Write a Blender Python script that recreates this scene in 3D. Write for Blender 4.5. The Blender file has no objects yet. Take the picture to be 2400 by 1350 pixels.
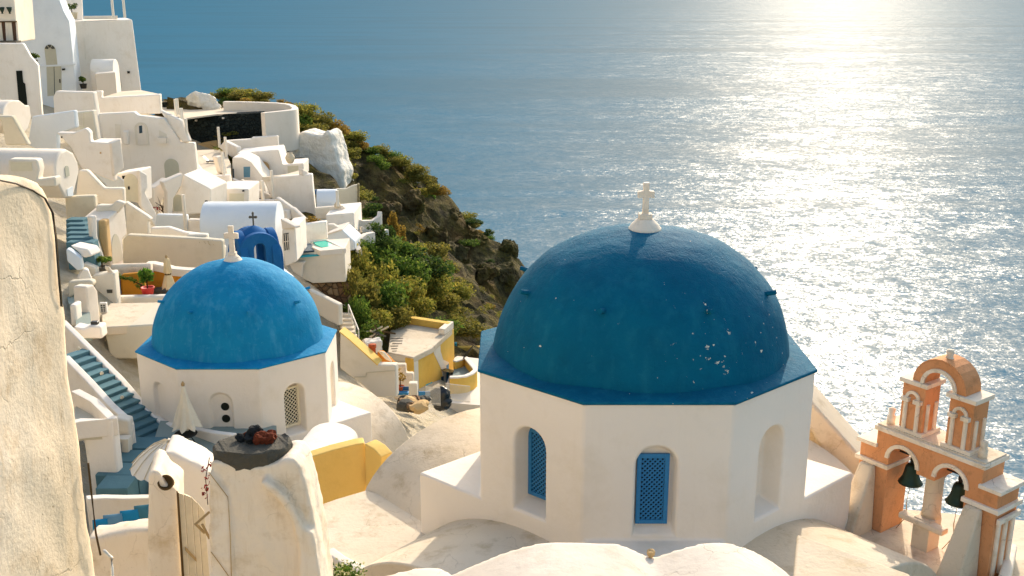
import bpy, bmesh, math, random
import numpy as np
from mathutils import Vector, Matrix, noise as mnoise
random.seed(7)
R = math.radians
scene = bpy.context.scene
col = scene.collection

# ------------------------------------------------------------------ camera, sky, sun, exposure
CZ = 110.0                      # eye height above the sea
FPX, PITCH = 2450.0, R(15.95)   # focal length in pixels of a 2400 px wide frame
cam = bpy.data.cameras.new('camera'); camo = bpy.data.objects.new('camera', cam); col.objects.link(camo)
cam.sensor_width = 36; cam.lens = FPX / 2400 * 36
cam.clip_start = 0.1; cam.clip_end = 120000
camo.location = (0, 0, CZ); camo.rotation_euler = (math.pi / 2 - PITCH, 0, 0)
scene.camera = camo
SUN_AZ, SUN_EL = R(16.8), R(26.8)
world = bpy.data.worlds.new('World'); scene.world = world; world.use_nodes = True
wn = world.node_tree; bg = wn.nodes['Background']
sky = wn.nodes.new('ShaderNodeTexSky'); sky.sky_type = 'NISHITA'; sky.sun_disc = False
sky.sun_elevation = SUN_EL; sky.sun_rotation = SUN_AZ
sky.air_density = 1.25; sky.dust_density = 3.0; sky.ozone_density = 1.0; sky.altitude = 100
tint = wn.nodes.new('ShaderNodeMix'); tint.data_type = 'RGBA'; tint.blend_type = 'MULTIPLY'; tint.inputs[0].default_value = 1.0
tint.inputs[7].default_value = (0.96, 0.95, 0.92, 1)      # the warm white balance of the picture, over the whole sky
wn.links.new(sky.outputs[0], tint.inputs[6]); wn.links.new(tint.outputs[2], bg.inputs[0]); bg.inputs[1].default_value = 0.15
sl = bpy.data.lights.new('sun', 'SUN'); sl.energy = 2.3; sl.angle = R(0.55); sl.color = (1.0, 0.89, 0.76)
so = bpy.data.objects.new('sun', sl); col.objects.link(so); so.location = (40, 120, 200)
sdir = Vector((math.sin(SUN_AZ) * math.cos(SUN_EL), math.cos(SUN_AZ) * math.cos(SUN_EL), math.sin(SUN_EL)))
so.rotation_euler = sdir.to_track_quat('Z', 'Y').to_euler()
vs = scene.view_settings; vs.view_transform = 'Standard'; vs.look = 'None'; vs.gamma = 1; vs.use_curve_mapping = False
vs.exposure = 1.0
scene.cycles.use_denoising = True
scene.cycles.max_bounces = 8; scene.cycles.diffuse_bounces = 5
scene.cycles.sample_clamp_indirect = 6

# ------------------------------------------------------------------ measuring: picture pixel + distance -> place in the world
def ray(x, y):
    u = (x - 1200) / FPX; v = (675 - y) / FPX
    return Vector((u, math.cos(PITCH) + v * math.sin(PITCH), -math.sin(PITCH) + v * math.cos(PITCH)))
def px(x, y, Y):
    d = ray(x, y) * (1 / ray(x, y).y) * Y
    return Vector((d.x, d.y, d.z + CZ))
def pz(x, y, Z):
    d = ray(x, y); d = d * ((Z - CZ) / d.z)
    return Vector((d.x, d.y, d.z + CZ))
ZOOM = {0: (0, 0, 1), 1: (0, 0, 3.375), 2: (360, 160, 3.376), 3: (0, 380, 3.375), 4: (440, 400, 3.374), 5: (640, 220, 2.327),
        6: (760, 640, 3.75), 7: (140, 740, 2.935), 8: (300, 520, 2.5), 9: (0, 960, 3.462), 10: (460, 960, 3.461),
        11: (900, 880, 2.872), 12: (1400, 940, 3.293), 13: (1860, 800, 2.4537), 14: (820, 760, 6.748), 15: (140, 560, 6.136)}
def Z(k, *pts):
    ox, oy, s = ZOOM[k]
    return [(ox + a / s, oy + b / s) for a, b in pts]
def Z1p(k, a, b):
    return Z(k, (a, b))[0]

class Plane:
    """an upright plane through the place seen at (x, y) at distance Y; yaw 0 faces the camera, positive yaw faces right"""
    def __init__(s, x, y, Y, yaw=0.0):
        s.O = px(x, y, Y); a = R(yaw)
        s.N = Vector((math.sin(a), -math.cos(a), 0)); s.U = Vector((math.cos(a), math.sin(a), 0)); s.V = Vector((0, 0, 1))
    def uv(s, x, y):
        d = ray(x, y); C = Vector((0, 0, CZ))
        t = (s.O - C).dot(s.N) / d.dot(s.N); p = C + d * t - s.O
        return (p.dot(s.U), p.z)
    def P(s, u, v, off=0.0):
        return s.O + s.U * u + s.V * v + s.N * off
    def uvs(s, pts):
        return [s.uv(*p) for p in pts]

# ------------------------------------------------------------------ object helpers
def tag(o, label=None, cat=None, group=None, kind=None):
    if label: o['label'] = label
    if cat: o['category'] = cat
    if group: o['group'] = group
    if kind: o['kind'] = kind
    return o
def thing(name, label, cat, loc, group=None):
    o = bpy.data.objects.new(name, None); col.objects.link(o); o.empty_display_size = 0.3
    o.location = loc; tag(o, label, cat, group)
    return o
WLOC = {}
def wloc(o):
    l = Vector((0, 0, 0))
    while o is not None:
        l = l + o.location; o = o.parent
    return l
def link(name, me, mat, parent=None, bevel=0.0, smooth=False, seg=2):
    o = bpy.data.objects.new(name, me); col.objects.link(o)
    if mat is not None: me.materials.append(M[mat] if isinstance(mat, str) else mat)
    if parent is not None:
        me.transform(Matrix.Translation(-wloc(parent))); o.parent = parent
    if smooth:
        for p in me.polygons: p.use_smooth = True
    if bevel:
        b = o.modifiers.new('bevel', 'BEVEL'); b.width = bevel; b.segments = seg; b.limit_method = 'ANGLE'; b.angle_limit = R(35)
        b.harden_normals = False
        for p in me.polygons: p.use_smooth = True
        w = o.modifiers.new('wn', 'WEIGHTED_NORMAL'); w.keep_sharp = False
    return o
def from_bm(bm, name):
    bmesh.ops.recalc_face_normals(bm, faces=bm.faces[:])
    me = bpy.data.meshes.new(name); bm.to_mesh(me); bm.free(); return me
def mesh(name, vs_, fs, mat, parent=None, **k):
    bm = bmesh.new(); v = [bm.verts.new(p) for p in vs_]
    for f in fs:
        try: bm.faces.new([v[i] for i in f])
        except ValueError: pass
    return link(name, from_bm(bm, name), mat, parent, **k)
def box_bm(bm, c, s, rz=0.0, M4=None):
    m = Matrix.Translation(c) @ Matrix.Rotation(rz, 4, 'Z') @ Matrix.Diagonal((s[0], s[1], s[2], 1))
    if M4 is not None: m = M4 @ Matrix.Diagonal((s[0], s[1], s[2], 1))
    bmesh.ops.create_cube(bm, size=1.0, matrix=m)
def box(name, c, s, mat, parent=None, rz=0.0, **k):
    bm = bmesh.new(); box_bm(bm, c, s, rz); return link(name, from_bm(bm, name), mat, parent, **k)
def bar_bm(bm, a, b, r, n=6, r2=None):
    a, b = Vector(a), Vector(b); d = b - a
    m = Matrix.Translation((a + b) / 2) @ d.to_track_quat('Z', 'Y').to_matrix().to_4x4()
    bmesh.ops.create_cone(bm, cap_ends=True, segments=n, radius1=r, radius2=r if r2 is None else r2, depth=d.length, matrix=m)
def bar(name, a, b, r, mat, parent=None, n=8, r2=None, **k):
    bm = bmesh.new(); bar_bm(bm, a, b, r, n, r2); return link(name, from_bm(bm, name), mat, parent, **k)
def tube(name, pts, r, mat, parent=None, n=6):
    bm = bmesh.new(); rings = []
    pts = [Vector(p) for p in pts]
    for i, p in enumerate(pts):
        d = (pts[min(i + 1, len(pts) - 1)] - pts[max(i - 1, 0)]).normalized()
        q = d.to_track_quat('Z', 'Y')
        rings.append([bm.verts.new(p + q @ Vector((r * math.cos(t), r * math.sin(t), 0))) for t in [2 * math.pi * j / n for j in range(n)]])
    for a, b in zip(rings, rings[1:]):
        for j in range(n): bm.faces.new((a[j], a[(j + 1) % n], b[(j + 1) % n], b[j]))
    bm.faces.new(rings[0]); bm.faces.new(rings[-1])
    return link(name, from_bm(bm, name), mat, parent, smooth=True)
def lathe(name, c, prof, mat, parent=None, n=24, sy=1.0, smooth=True, axis=None):
    bm = bmesh.new(); rings = []
    q = axis.to_track_quat('Z', 'Y') if axis is not None else None
    for r, z in prof:
        if r < 1e-5:
            p = Vector((0, 0, z)); rings.append([bm.verts.new(Vector(c) + (q @ p if q else p))])
        else:
            L = []
            for j in range(n):
                t = 2 * math.pi * j / n; p = Vector((r * math.cos(t), r * sy * math.sin(t), z))
                L.append(bm.verts.new(Vector(c) + (q @ p if q else p)))
            rings.append(L)
    for a, b in zip(rings, rings[1:]):
        if len(a) == 1 and len(b) == 1: continue
        for j in range(n):
            k = (j + 1) % n
            if len(a) == 1: bm.faces.new((a[0], b[j], b[k]))
            elif len(b) == 1: bm.faces.new((a[j], a[k], b[0]))
            else: bm.faces.new((a[j], a[k], b[k], b[j]))
    if len(rings[0]) > 1: bm.faces.new(rings[0])
    if len(rings[-1]) > 1: bm.faces.new(rings[-1])
    return link(name, from_bm(bm, name), mat, parent, smooth=smooth)
def plate_bm(bm, pl, outer, holes=(), t=0.3, off=0.0):
    """a slab in a Plane, outline and holes in (u, v), front face off metres proud, t metres thick behind it"""
    edges = []
    def loop(pts):
        out = []
        for q in pts:
            if not out or (Vector(q) - Vector(out[-1])).length > 1e-4: out.append(q)
        if (Vector(out[0]) - Vector(out[-1])).length < 1e-4: out.pop()
        v = [bm.verts.new(pl.P(a, b, off)) for a, b in out]
        return [bm.edges.new((v[i], v[(i + 1) % len(v)])) for i in range(len(v))]
    if not holes:
        loop_v = []
        for q in outer:
            if not loop_v or (Vector(q) - Vector(loop_v[-1])).length > 1e-4: loop_v.append(q)
        fs = [bm.faces.new([bm.verts.new(pl.P(a, b, off)) for a, b in loop_v])]
    else:
        edges += loop(outer)
        for h in holes: edges += loop(h)
        r = bmesh.ops.triangle_fill(bm, use_beauty=True, use_dissolve=False, edges=edges)
        fs = [f for f in r['geom'] if isinstance(f, bmesh.types.BMFace)]
    ex = bmesh.ops.extrude_face_region(bm, geom=fs, use_keep_orig=True)
    nv = [v for v in ex['geom'] if isinstance(v, bmesh.types.BMVert)]
    bmesh.ops.translate(bm, verts=nv, vec=-pl.N * t)
def plate(name, pl, outer, mat, parent=None, holes=(), t=0.3, off=0.0, bevel=0.0, **k):
    bm = bmesh.new(); plate_bm(bm, pl, outer, holes, t, off)
    return link(name, from_bm(bm, name), mat, parent, bevel=bevel, **k)
def slab(name, pts, z, t, mat, parent=None, bevel=0.0):
    """a level slab, outline in world (x, y)"""
    bm = bmesh.new(); f = bm.faces.new([bm.verts.new((p[0], p[1], z)) for p in pts])
    ex = bmesh.ops.extrude_face_region(bm, geom=[f], use_keep_orig=True)
    bmesh.ops.translate(bm, verts=[v for v in ex['geom'] if isinstance(v, bmesh.types.BMVert)], vec=(0, 0, -t))
    return link(name, from_bm(bm, name), mat, parent, bevel=bevel)
def arch(u0, u1, v0, v1, n=10, rise=None):
    """outline of an arched opening"""
    r = (u1 - u0) / 2; cx = (u0 + u1) / 2; rise = r if rise is None else rise
    return [(u0, v0), (u1, v0)] + [(cx + r * math.cos(math.pi * i / n), v1 - rise + rise * math.sin(math.pi * i / n)) for i in range(n + 1)]
def ribbon(name, pts, h, t, mat, parent=None, z=None, bevel=0.04, close=False):
    """a free-standing wall following a plan line: pts = (x, y, ztop) tops, h height, t thickness"""
    bm = bmesh.new(); n = len(pts); L = []
    P2 = [Vector((p[0], p[1])) for p in pts]
    for i in range(n):
        d = (P2[min(i + 1, n - 1)] - P2[max(i - 1, 0)]).normalized(); nn = Vector((-d.y, d.x)) * t / 2
        a, b = P2[i] + nn, P2[i] - nn; zt = pts[i][2]; zb = zt - h if z is None else z
        L.append([bm.verts.new((a.x, a.y, zt)), bm.verts.new((b.x, b.y, zt)), bm.verts.new((b.x, b.y, zb)), bm.verts.new((a.x, a.y, zb))])
    for p, q in zip(L, L[1:]):
        for j in range(4): bm.faces.new((p[j], p[(j + 1) % 4], q[(j + 1) % 4], q[j]))
    bm.faces.new(L[0]); bm.faces.new(L[-1])
    return link(name, from_bm(bm, name), mat, parent, bevel=bevel)
def barrel(name, c, ax, r, length, mat, parent=None, wall=0.0, rz=1.0, n=20, both=False):
    """barrel vault: c = centre of one end at the springing level, ax = plan direction of its axis"""
    ax = Vector((ax[0], ax[1], 0)).normalized(); s = Vector((-ax.y, ax.x, 0)); bm = bmesh.new(); rings = []
    for k in range(5):
        o = Vector(c) + ax * length * k / 4
        L = [bm.verts.new(o + s * r - Vector((0, 0, wall)))] if wall else []
        L += [bm.verts.new(o + s * r * math.cos(math.pi * i / n) + Vector((0, 0, r * rz * math.sin(math.pi * i / n)))) for i in range(n + 1)]
        if wall: L.append(bm.verts.new(o - s * r - Vector((0, 0, wall))))
        rings.append(L)
    for a, b in zip(rings, rings[1:]):
        for j in range(len(a) - 1): bm.faces.new((a[j], a[j + 1], b[j + 1], b[j]))
        bm.faces.new((a[-1], a[0], b[0], b[-1]))
    bm.faces.new(rings[0]); bm.faces.new(rings[-1])
    o = link(name, from_bm(bm, name), mat, parent, bevel=0.05, seg=3)
    return o
def organic(name, bm, mat, parent=None, voxel=0.05, it=8, disp=0.0, dscale=1.0):
    """hand-plastered solid: loose pieces fused and rounded"""
    me = from_bm(bm, name); o = link(name, me, mat, parent)
    r = o.modifiers.new('remesh', 'REMESH'); r.mode = 'VOXEL'; r.voxel_size = voxel; r.use_smooth_shade = True
    s = o.modifiers.new('smooth', 'SMOOTH'); s.factor = 0.5; s.iterations = it
    if disp:
        tx = bpy.data.textures.new(name + '_relief', 'CLOUDS'); tx.noise_scale = dscale; tx.noise_depth = 2
        d = o.modifiers.new('disp', 'DISPLACE'); d.texture = tx; d.strength = disp; d.texture_coords = 'GLOBAL'; d.mid_level = 0.5
    return o
def copy_tree(o, parent=None, loc=None):
    c = o.copy(); col.objects.link(c); c.parent = parent
    if loc is not None: c.location = loc
    for ch in list(o.children): copy_tree(ch, c)
    return c

# ------------------------------------------------------------------ materials
M = {}
def lin(h):
    h = h.lstrip('#'); v = [int(h[i:i + 2], 16) / 255 for i in (0, 2, 4)]
    return tuple((a / 12.92 if a <= 0.04045 else ((a + 0.055) / 1.055) ** 2.4) for a in v) + (1,)
class NB:
    def __init__(s, name):
        s.m = bpy.data.materials.new(name); s.m.use_nodes = True; s.t = s.m.node_tree; s.b = s.t.nodes['Principled BSDF']
        s.pos = s.t.nodes.new('ShaderNodeNewGeometry').outputs['Position']
        M[name] = s.m
    def n(s, t, **k):
        q = s.t.nodes.new(t)
        for a, b in k.items(): setattr(q, a, b)
        return q
    def l(s, a, b): s.t.links.new(a, b)
    def vec(s, sc=(1, 1, 1)):
        q = s.n('ShaderNodeMapping'); q.inputs['Scale'].default_value = sc; s.l(s.pos, q.inputs[0]); return q.outputs[0]
    def noise(s, scale, detail=4, rough=0.55, sc=None, dist=0.0):
        q = s.n('ShaderNodeTexNoise'); q.inputs['Scale'].default_value = scale; q.inputs['Detail'].default_value = detail
        q.inputs['Roughness'].default_value = rough; q.inputs['Distortion'].default_value = dist
        s.l(s.vec(sc) if sc else s.pos, q.inputs['Vector']); return q
    def vor(s, scale, feature='F1', sc=None, rnd=1.0):
        q = s.n('ShaderNodeTexVoronoi', feature=feature); q.inputs['Scale'].default_value = scale
        q.inputs['Randomness'].default_value = rnd; s.l(s.vec(sc) if sc else s.pos, q.inputs['Vector']); return q
    def ramp(s, fac, *stops):
        q = s.n('ShaderNodeValToRGB'); e = q.color_ramp.elements
        while len(e) < len(stops): e.new(0.5)
        for i, (p, c) in enumerate(stops):
            e[i].position = p; e[i].color = c if isinstance(c, tuple) else (c, c, c, 1)
        s.l(fac, q.inputs[0]); return q.outputs[0]
    def mix(s, fac, a, b, mode='MIX'):
        q = s.n('ShaderNodeMix', data_type='RGBA', blend_type=mode)
        for sock, v in ((q.inputs[0], fac), (q.inputs[6], a), (q.inputs[7], b)):
            if isinstance(v, (int, float)): sock.default_value = v
            elif isinstance(v, tuple): sock.default_value = v
            else: s.l(v, sock)
        return q.outputs[2]
    def math(s, op, a, b=0.0):
        q = s.n('ShaderNodeMath', operation=op)
        for sock, v in ((q.inputs[0], a), (q.inputs[1], b)):
            if isinstance(v, (int, float)): sock.default_value = v
            else: s.l(v, sock)
        return q.outputs[0]
    def bump(s, h, strength=0.3, dist=0.05, nrm=None):
        q = s.n('ShaderNodeBump'); q.inputs['Strength'].default_value = strength; q.inputs['Distance'].default_value = dist
        s.l(h, q.inputs['Height'])
        if nrm is not None: s.l(nrm, q.inputs['Normal'])
        s.l(q.outputs[0], s.b.inputs['Normal']); return q.outputs[0]
    def out(s, colr=None, rough=0.85, spec=0.3):
        if isinstance(colr, tuple): s.b.inputs['Base Color'].default_value = colr
        elif colr is not None: s.l(colr, s.b.inputs['Base Color'])
        s.b.inputs['Roughness'].default_value = rough; s.b.inputs['Specular IOR Level'].default_value = spec
        return s.m

def plaster(name, base, dark, stain, amount=0.35, scale=1.0, streak=0.0, fine=14.0, bs=0.35, bd=0.02, fleck=0.0, crack=0.0):
    """limewash: broad tone changes, blotchy weather stains, runs down the wall, hand-trowelled relief"""
    k = NB(name)
    big = k.noise(0.35 * scale, 3)
    c = k.mix(k.ramp(big.outputs[0], (0.35, 0.0), (0.7, 1.0)), base, dark)
    bl = k.noise(1.7 * scale, 9, 0.68)
    f = k.math('MULTIPLY', k.ramp(bl.outputs[0], (0.52, 0.0), (0.72, 1.0)), amount)
    c = k.mix(f, c, stain)
    if streak:
        s1 = k.noise(1.0, 8, 0.7, sc=(9 * scale, 9 * scale, 0.9 * scale))
        s2 = k.ramp(s1.outputs[0], (0.55, 0.0), (0.75, 1.0))
        c = k.mix(k.math('MULTIPLY', s2, streak), c, stain)
    if fleck:
        s3 = k.noise(16 * scale, 6, 0.75, sc=(1, 1, 0.6)); s4 = k.ramp(s3.outputs[0], (0.60, 0.0), (0.70, 1.0))
        msk = k.ramp(k.noise(1.1 * scale, 3).outputs[0], (0.40, 0.0), (0.62, 1.0))
        c = k.mix(k.math('MULTIPLY', k.math('MULTIPLY', s4, msk), fleck), c, (stain[0] * .45, stain[1] * .4, stain[2] * .35, 1))
    h = k.math('ADD', k.noise(fine, 6, 0.6).outputs[0], k.math('MULTIPLY', k.noise(1.9, 3).outputs[0], 3.0))
    if crack:   # hairline cracks, only here and there
        wv_ = k.noise(3.0 * scale, 4); ad = k.n('ShaderNodeVectorMath', operation='MULTIPLY_ADD'); k.l(wv_.outputs['Color'], ad.inputs[0]); ad.inputs[1].default_value = (.35 / scale,) * 3; k.l(k.pos, ad.inputs[2])
        vo = k.n('ShaderNodeTexVoronoi', feature='DISTANCE_TO_EDGE'); vo.inputs['Scale'].default_value = 1.1 * scale; k.l(ad.outputs[0], vo.inputs['Vector'])
        ln = k.math('MULTIPLY', k.ramp(vo.outputs[0], (0.0, 1.0), (0.012, 0.0)), k.ramp(k.noise(0.9 * scale, 2).outputs[0], (0.48, 0.0), (0.6, 1.0)))
        c = k.mix(k.math('MULTIPLY', ln, crack), c, (stain[0] * .4, stain[1] * .35, stain[2] * .3, 1)); h = k.math('SUBTRACT', h, k.math('MULTIPLY', ln, 1.6 * crack))
    k.bump(h, bs, bd)
    return k.out(c, 0.88, 0.2)
W, WD = lin('#eee6da'), lin('#e4dacb')
plaster('white', W, WD, lin('#c4b394'), 0.32, 0.8, streak=0.22, bs=0.3)
plaster('church_white', lin('#ece2d4'), lin('#e4d9c9'), lin('#cfc0a4'), 0.28, 0.6, streak=0.10, bs=0.3)
plaster('vault_white', lin('#dacfc0'), lin('#cfc2b0'), lin('#b8a27e'), 0.4, 1.3, fleck=0.3, bs=0.35, crack=0.35)
plaster('white_clean', lin('#e6dccd'), lin('#dbcfbe'), lin('#bfae92'), 0.25, 0.7, streak=0.12, bs=0.25)
plaster('white_old', lin('#eee0cc'), lin('#ddcbb1'), lin('#9f8455'), 0.5, 1.2, streak=0.25, fleck=0.5, bs=0.5, crack=0.6)
plaster('near_wall', lin('#ecdac0'), lin('#e0c9a6'), lin('#a98347'), 0.5, 2.6, streak=0.45, fleck=1.0, fine=55, bs=0.55, bd=0.006, crack=0.3)
plaster('chimney_plaster', lin('#ecdcc6'), lin('#e3cfb2'), lin('#b7945a'), 0.5, 1.8, streak=0.25, fleck=0.4, fine=40, bs=0.45, bd=0.010, crack=0.3)
plaster('cream', lin('#e3dac9'), lin('#d8cdb9'), lin('#b5a688'), 0.3, 0.6)
plaster('beige', lin('#cfc6b1'), lin('#c4bba4'), lin('#a39a80'), 0.3, 0.6)
plaster('roof_plaster', lin('#dacbb4'), lin('#cbb99d'), lin('#9a8259'), 0.55, 1.1, fleck=0.5, bs=0.45, crack=0.3)
plaster('blue_white', lin('#dbe0e2'), lin('#cdd4d8'), lin('#b3b8b8'), 0.2, 0.5)  # cool shade of the shaded town walls put into the colour; also bluish sheds
plaster('ochre', lin('#c98a2e'), lin('#b87a24'), lin('#8e5e1e'), 0.35, 1.4)
plaster('yellow', lin('#e0b95e'), lin('#d8ab4c'), lin('#b5873a'), 0.3, 1.2)
plaster('yellow_wall', lin('#e2c273'), lin('#dab562'), lin('#bd9a4c'), 0.25, 1.2)
plaster('orange', lin('#d6996b'), lin('#ca8957'), lin('#946542'), 0.55, 2.6, streak=0.3, fleck=0.7, fine=30, bs=0.5, bd=0.015, crack=0.5)
plaster('orange_wall', lin('#d08a35'), lin('#c47a26'), lin('#a0601c'), 0.3, 1.2)
plaster('tan', lin('#c9a877'), lin('#b99765'), lin('#94764c'), 0.3, 1.0)
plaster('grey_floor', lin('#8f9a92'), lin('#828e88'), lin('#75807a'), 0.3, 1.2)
plaster('teal_step', lin('#577a82'), lin('#4d7078'), lin('#42636b'), 0.3, 1.5)  # dark teal: the deep shade on the stairs is put into this colour
plaster('pale_floor', lin('#d8cab3'), lin('#cbbba1'), lin('#ad9874'), 0.35, 1.0)
plaster('stone_grey', lin('#5c584e'), lin('#4a473e'), lin('#34332d'), 0.6, 6.0, fine=40, bs=0.8, bd=0.02)

def dome_paint(name, base, dark, light, chips, crack):
    k = NB(name)
    c = k.mix(k.ramp(k.noise(0.9, 4).outputs[0], (0.35, 0.0), (0.7, 1.0)), base, dark)
    c = k.mix(k.math('MULTIPLY', k.ramp(k.noise(7, 8, 0.7).outputs[0], (0.55, 0.0), (0.78, 1.0)), 0.35), c, light)
    st = k.noise(1.0, 6, 0.6, sc=(4.5, 4.5, 0.7)); c = k.mix(k.math('MULTIPLY', k.ramp(st.outputs[0], (0.5, 0.0), (0.72, 1.0)), 0.30), c, light)
    dk = k.noise(2.6, 5, 0.65); c = k.mix(k.math('MULTIPLY', k.ramp(dk.outputs[0], (0.52, 0.0), (0.7, 1.0)), 0.28), c, (dark[0] * .6, dark[1] * .62, dark[2] * .66, 1))
    ck = k.vor(5.5, 'DISTANCE_TO_EDGE', sc=(1, 1, 1.4)); ck2 = k.ramp(ck.outputs[0], (0.0, 0.0), (0.05, 1.0))
    h = k.math('ADD', k.math('MULTIPLY', k.noise(26, 6, 0.65).outputs[0], 0.7), k.math('MULTIPLY', k.noise(5, 4).outputs[0], 2.2))
    h = k.math('ADD', h, k.math('MULTIPLY', ck2, crack))
    if chips:
        # paint flaked off to the lime below, thickest low on one flank
        d = k.n('ShaderNodeVectorMath', operation='DISTANCE'); k.l(k.pos, d.inputs[0]); d.inputs[1].default_value = chips
        zone = k.ramp(k.math('MULTIPLY', d.outputs['Value'], 0.5), (0.2, 1.0), (1.35, 0.0))
        sp = k.noise(9, 5, 0.62); sp2 = k.noise(2.2, 2)
        v = k.math('ADD', k.math('MULTIPLY', sp.outputs[0], 0.72), k.math('MULTIPLY', sp2.outputs[0], 0.28))
        v = k.math('ADD', v, k.math('MULTIPLY', zone, 0.075))
        big = k.math('ADD', k.noise(4.3, 3, 0.6).outputs[0], k.math('MULTIPLY', zone, 0.03)); chip = k.math('MAXIMUM', k.ramp(v, (0.686, 0.0), (0.698, 1.0)), k.ramp(big, (0.752, 0.0), (0.762, 1.0)))
        c = k.mix(chip, c, lin('#d8d2c0')); h = k.math('SUBTRACT', h, k.math('MULTIPLY', chip, 0.8))
    k.bump(h, 0.6, 0.02)
    return k.out(c, 0.8, 0.10)
dome_paint('dome_blue', lin('#005f7a'), lin('#005571'), lin('#277a8c'), (3.5, 16.9, CZ - 6.0), 0.25)
dome_paint('dome_blue_pale', lin('#1684b0'), lin('#0f79a6'), lin('#5aa6c4'), None, 0.12)
def plain(name, hexc, rough=0.6, spec=0.4, var=0.15, scale=6.0, metal=0.0, bs=0.15):
    k = NB(name); b = lin(hexc); d = tuple(x * (1 - var) for x in b[:3]) + (1,)
    nz = k.noise(scale, 5); c = k.mix(nz.outputs[0], b, d); k.bump(nz.outputs[0], bs, 0.01)
    k.b.inputs['Metallic'].default_value = metal
    return k.out(c, rough, spec)
plain('blue_paint', '#2a7fb5', 0.5, 0.4, 0.3, 20)
plain('blue_dark', '#1d4f7c', 0.5)
plain('teal_paint', '#1ea3b4', 0.5)
plain('navy', '#24404f', 0.6)
plain('dark_glass', '#1b2a2c', 0.15, 0.6, 0.1)
plain('dark_void', '#20241f', 0.9, 0.1)
plain('door_cream', '#dcd3b8', 0.7, 0.3)
plain('door_grey', '#b9b6a2', 0.7, 0.3)
plain('shutter_brown', '#4a2f1c', 0.6)
plain('wood', '#b89a6a', 0.7, 0.3, 0.35, 14)
plain('wood_white', '#d8c9ab', 0.7, 0.3, 0.3, 12)
plain('wood_dark', '#5b4526', 0.8, 0.2, 0.3, 12)
plain('iron', '#2c2b28', 0.6, 0.4, 0.3, 20, 0.4)
plain('bronze', '#22392f', 0.45, 0.5, 0.4, 18, 0.6)
plain('canvas', '#e9dcc2', 0.9, 0.1, 0.2, 5)
plain('canvas_tan', '#e0c79b', 0.9, 0.1, 0.2, 5)
plain('pole_white', '#e6ddcc', 0.6, 0.3)
plain('terracotta', '#b4552c', 0.8, 0.2, 0.3, 9)
plain('red_pot', '#d3392f', 0.55, 0.4)
plain('plaster_pot', '#d9c9ab', 0.85, 0.2, 0.25, 9)
plain('cushion_blue', '#2a86a8', 0.9, 0.1, 0.2, 8)
plain('cushion_pale', '#6d95a6', 0.9, 0.1, 0.2, 8)
plain('cushion_grey', '#4a7d86', 0.9, 0.1, 0.2, 8)
plain('tarp', '#191b1a', 0.35, 0.5, 0.2, 6)
plain('plastic_white', '#dcd8cf', 0.5, 0.4)
plain('flower_red', '#a02a22', 0.8, 0.1, 0.5, 30)
plain('flower_cream', '#e3dca0', 0.8, 0.1, 0.3, 30)
plain('bark', '#4a3826', 0.9, 0.1, 0.4, 12)
plain('lava_red', '#763a26', 0.95, 0.1, 0.5, 22, bs=0.9)
plain('lava_black', '#2d2f30', 0.95, 0.1, 0.5, 22, bs=0.9)
plain('umbrella_cloth', '#ece3d2', 0.9, 0.1, 0.12, 4)
def leaf(name, a, b, c3=None):
    k = NB(name); oi = k.n('ShaderNodeNewGeometry')
    rnd = oi.outputs['Random Per Island']
    cc = k.ramp(rnd, (0.0, lin(a)), (0.55, lin(b)), (1.0, lin(c3 or b)))
    k.l(cc, k.b.inputs['Base Color'])
    k.b.inputs['Transmission Weight'].default_value = 0.0
    k.b.inputs['Subsurface Weight'].default_value = 0.0
    tr = k.n('ShaderNodeBsdfTranslucent'); k.l(cc, tr.inputs[0]); mx = k.n('ShaderNodeMixShader'); mx.inputs[0].default_value = 0.45
    k.l(k.b.outputs[0], mx.inputs[1]); k.l(tr.outputs[0], mx.inputs[2]); k.l(mx.outputs[0], k.t.nodes['Material Output'].inputs[0])
    return k.out(None, 0.8, 0.15)
leaf('leaf_green', '#39561f', '#5b742c', '#84903c')
leaf('leaf_ochre', '#6c7430', '#8c8838', '#ac9a44')
leaf('leaf_dark', '#2c4320', '#445a26', '#616b30')
leaf('leaf_scrub', '#62642e', '#807a36', '#9a8a40')
leaf('leaf_bright', '#3d6a22', '#5d8530', '#86a03e')
leaf('leaf_rust', '#746230', '#957a34', '#b08e3c')

# water: a rough glitter lobe for the ripples too fine to see, and single facets that flash
k = NB('sea_water')
def wave(scale, amp, sc=(1, 1, 1)):
    q = k.noise(scale, 2, 0.5, sc=sc); s = k.n('ShaderNodeVectorMath', operation='SUBTRACT'); k.l(q.outputs['Color'], s.inputs[0]); s.inputs[1].default_value = (.5, .5, .5)
    m = k.n('ShaderNodeVectorMath', operation='MULTIPLY'); k.l(s.outputs[0], m.inputs[0]); m.inputs[1].default_value = (amp, amp, 0); return m.outputs[0]
def vadd(a, b):
    q = k.n('ShaderNodeVectorMath', operation='ADD'); k.l(a, q.inputs[0]); k.l(b, q.inputs[1]); return q.outputs[0]
slick = k.ramp(k.noise(1.0, 5, 0.6, sc=(0.0012, 0.0045, 1), dist=1.2).outputs[0], (0.36, 0.45), (0.56, 1.0))
up = k.n('ShaderNodeCombineXYZ'); up.inputs[2].default_value = 1.0
def nrm(v):
    sc_ = k.n('ShaderNodeVectorMath', operation='SCALE'); k.l(v, sc_.inputs[0]); k.l(slick, sc_.inputs['Scale'])
    nr = k.n('ShaderNodeVectorMath', operation='NORMALIZE'); k.l(vadd(sc_.outputs[0], up.outputs[0]), nr.inputs[0]); return nr.outputs[0]
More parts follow.
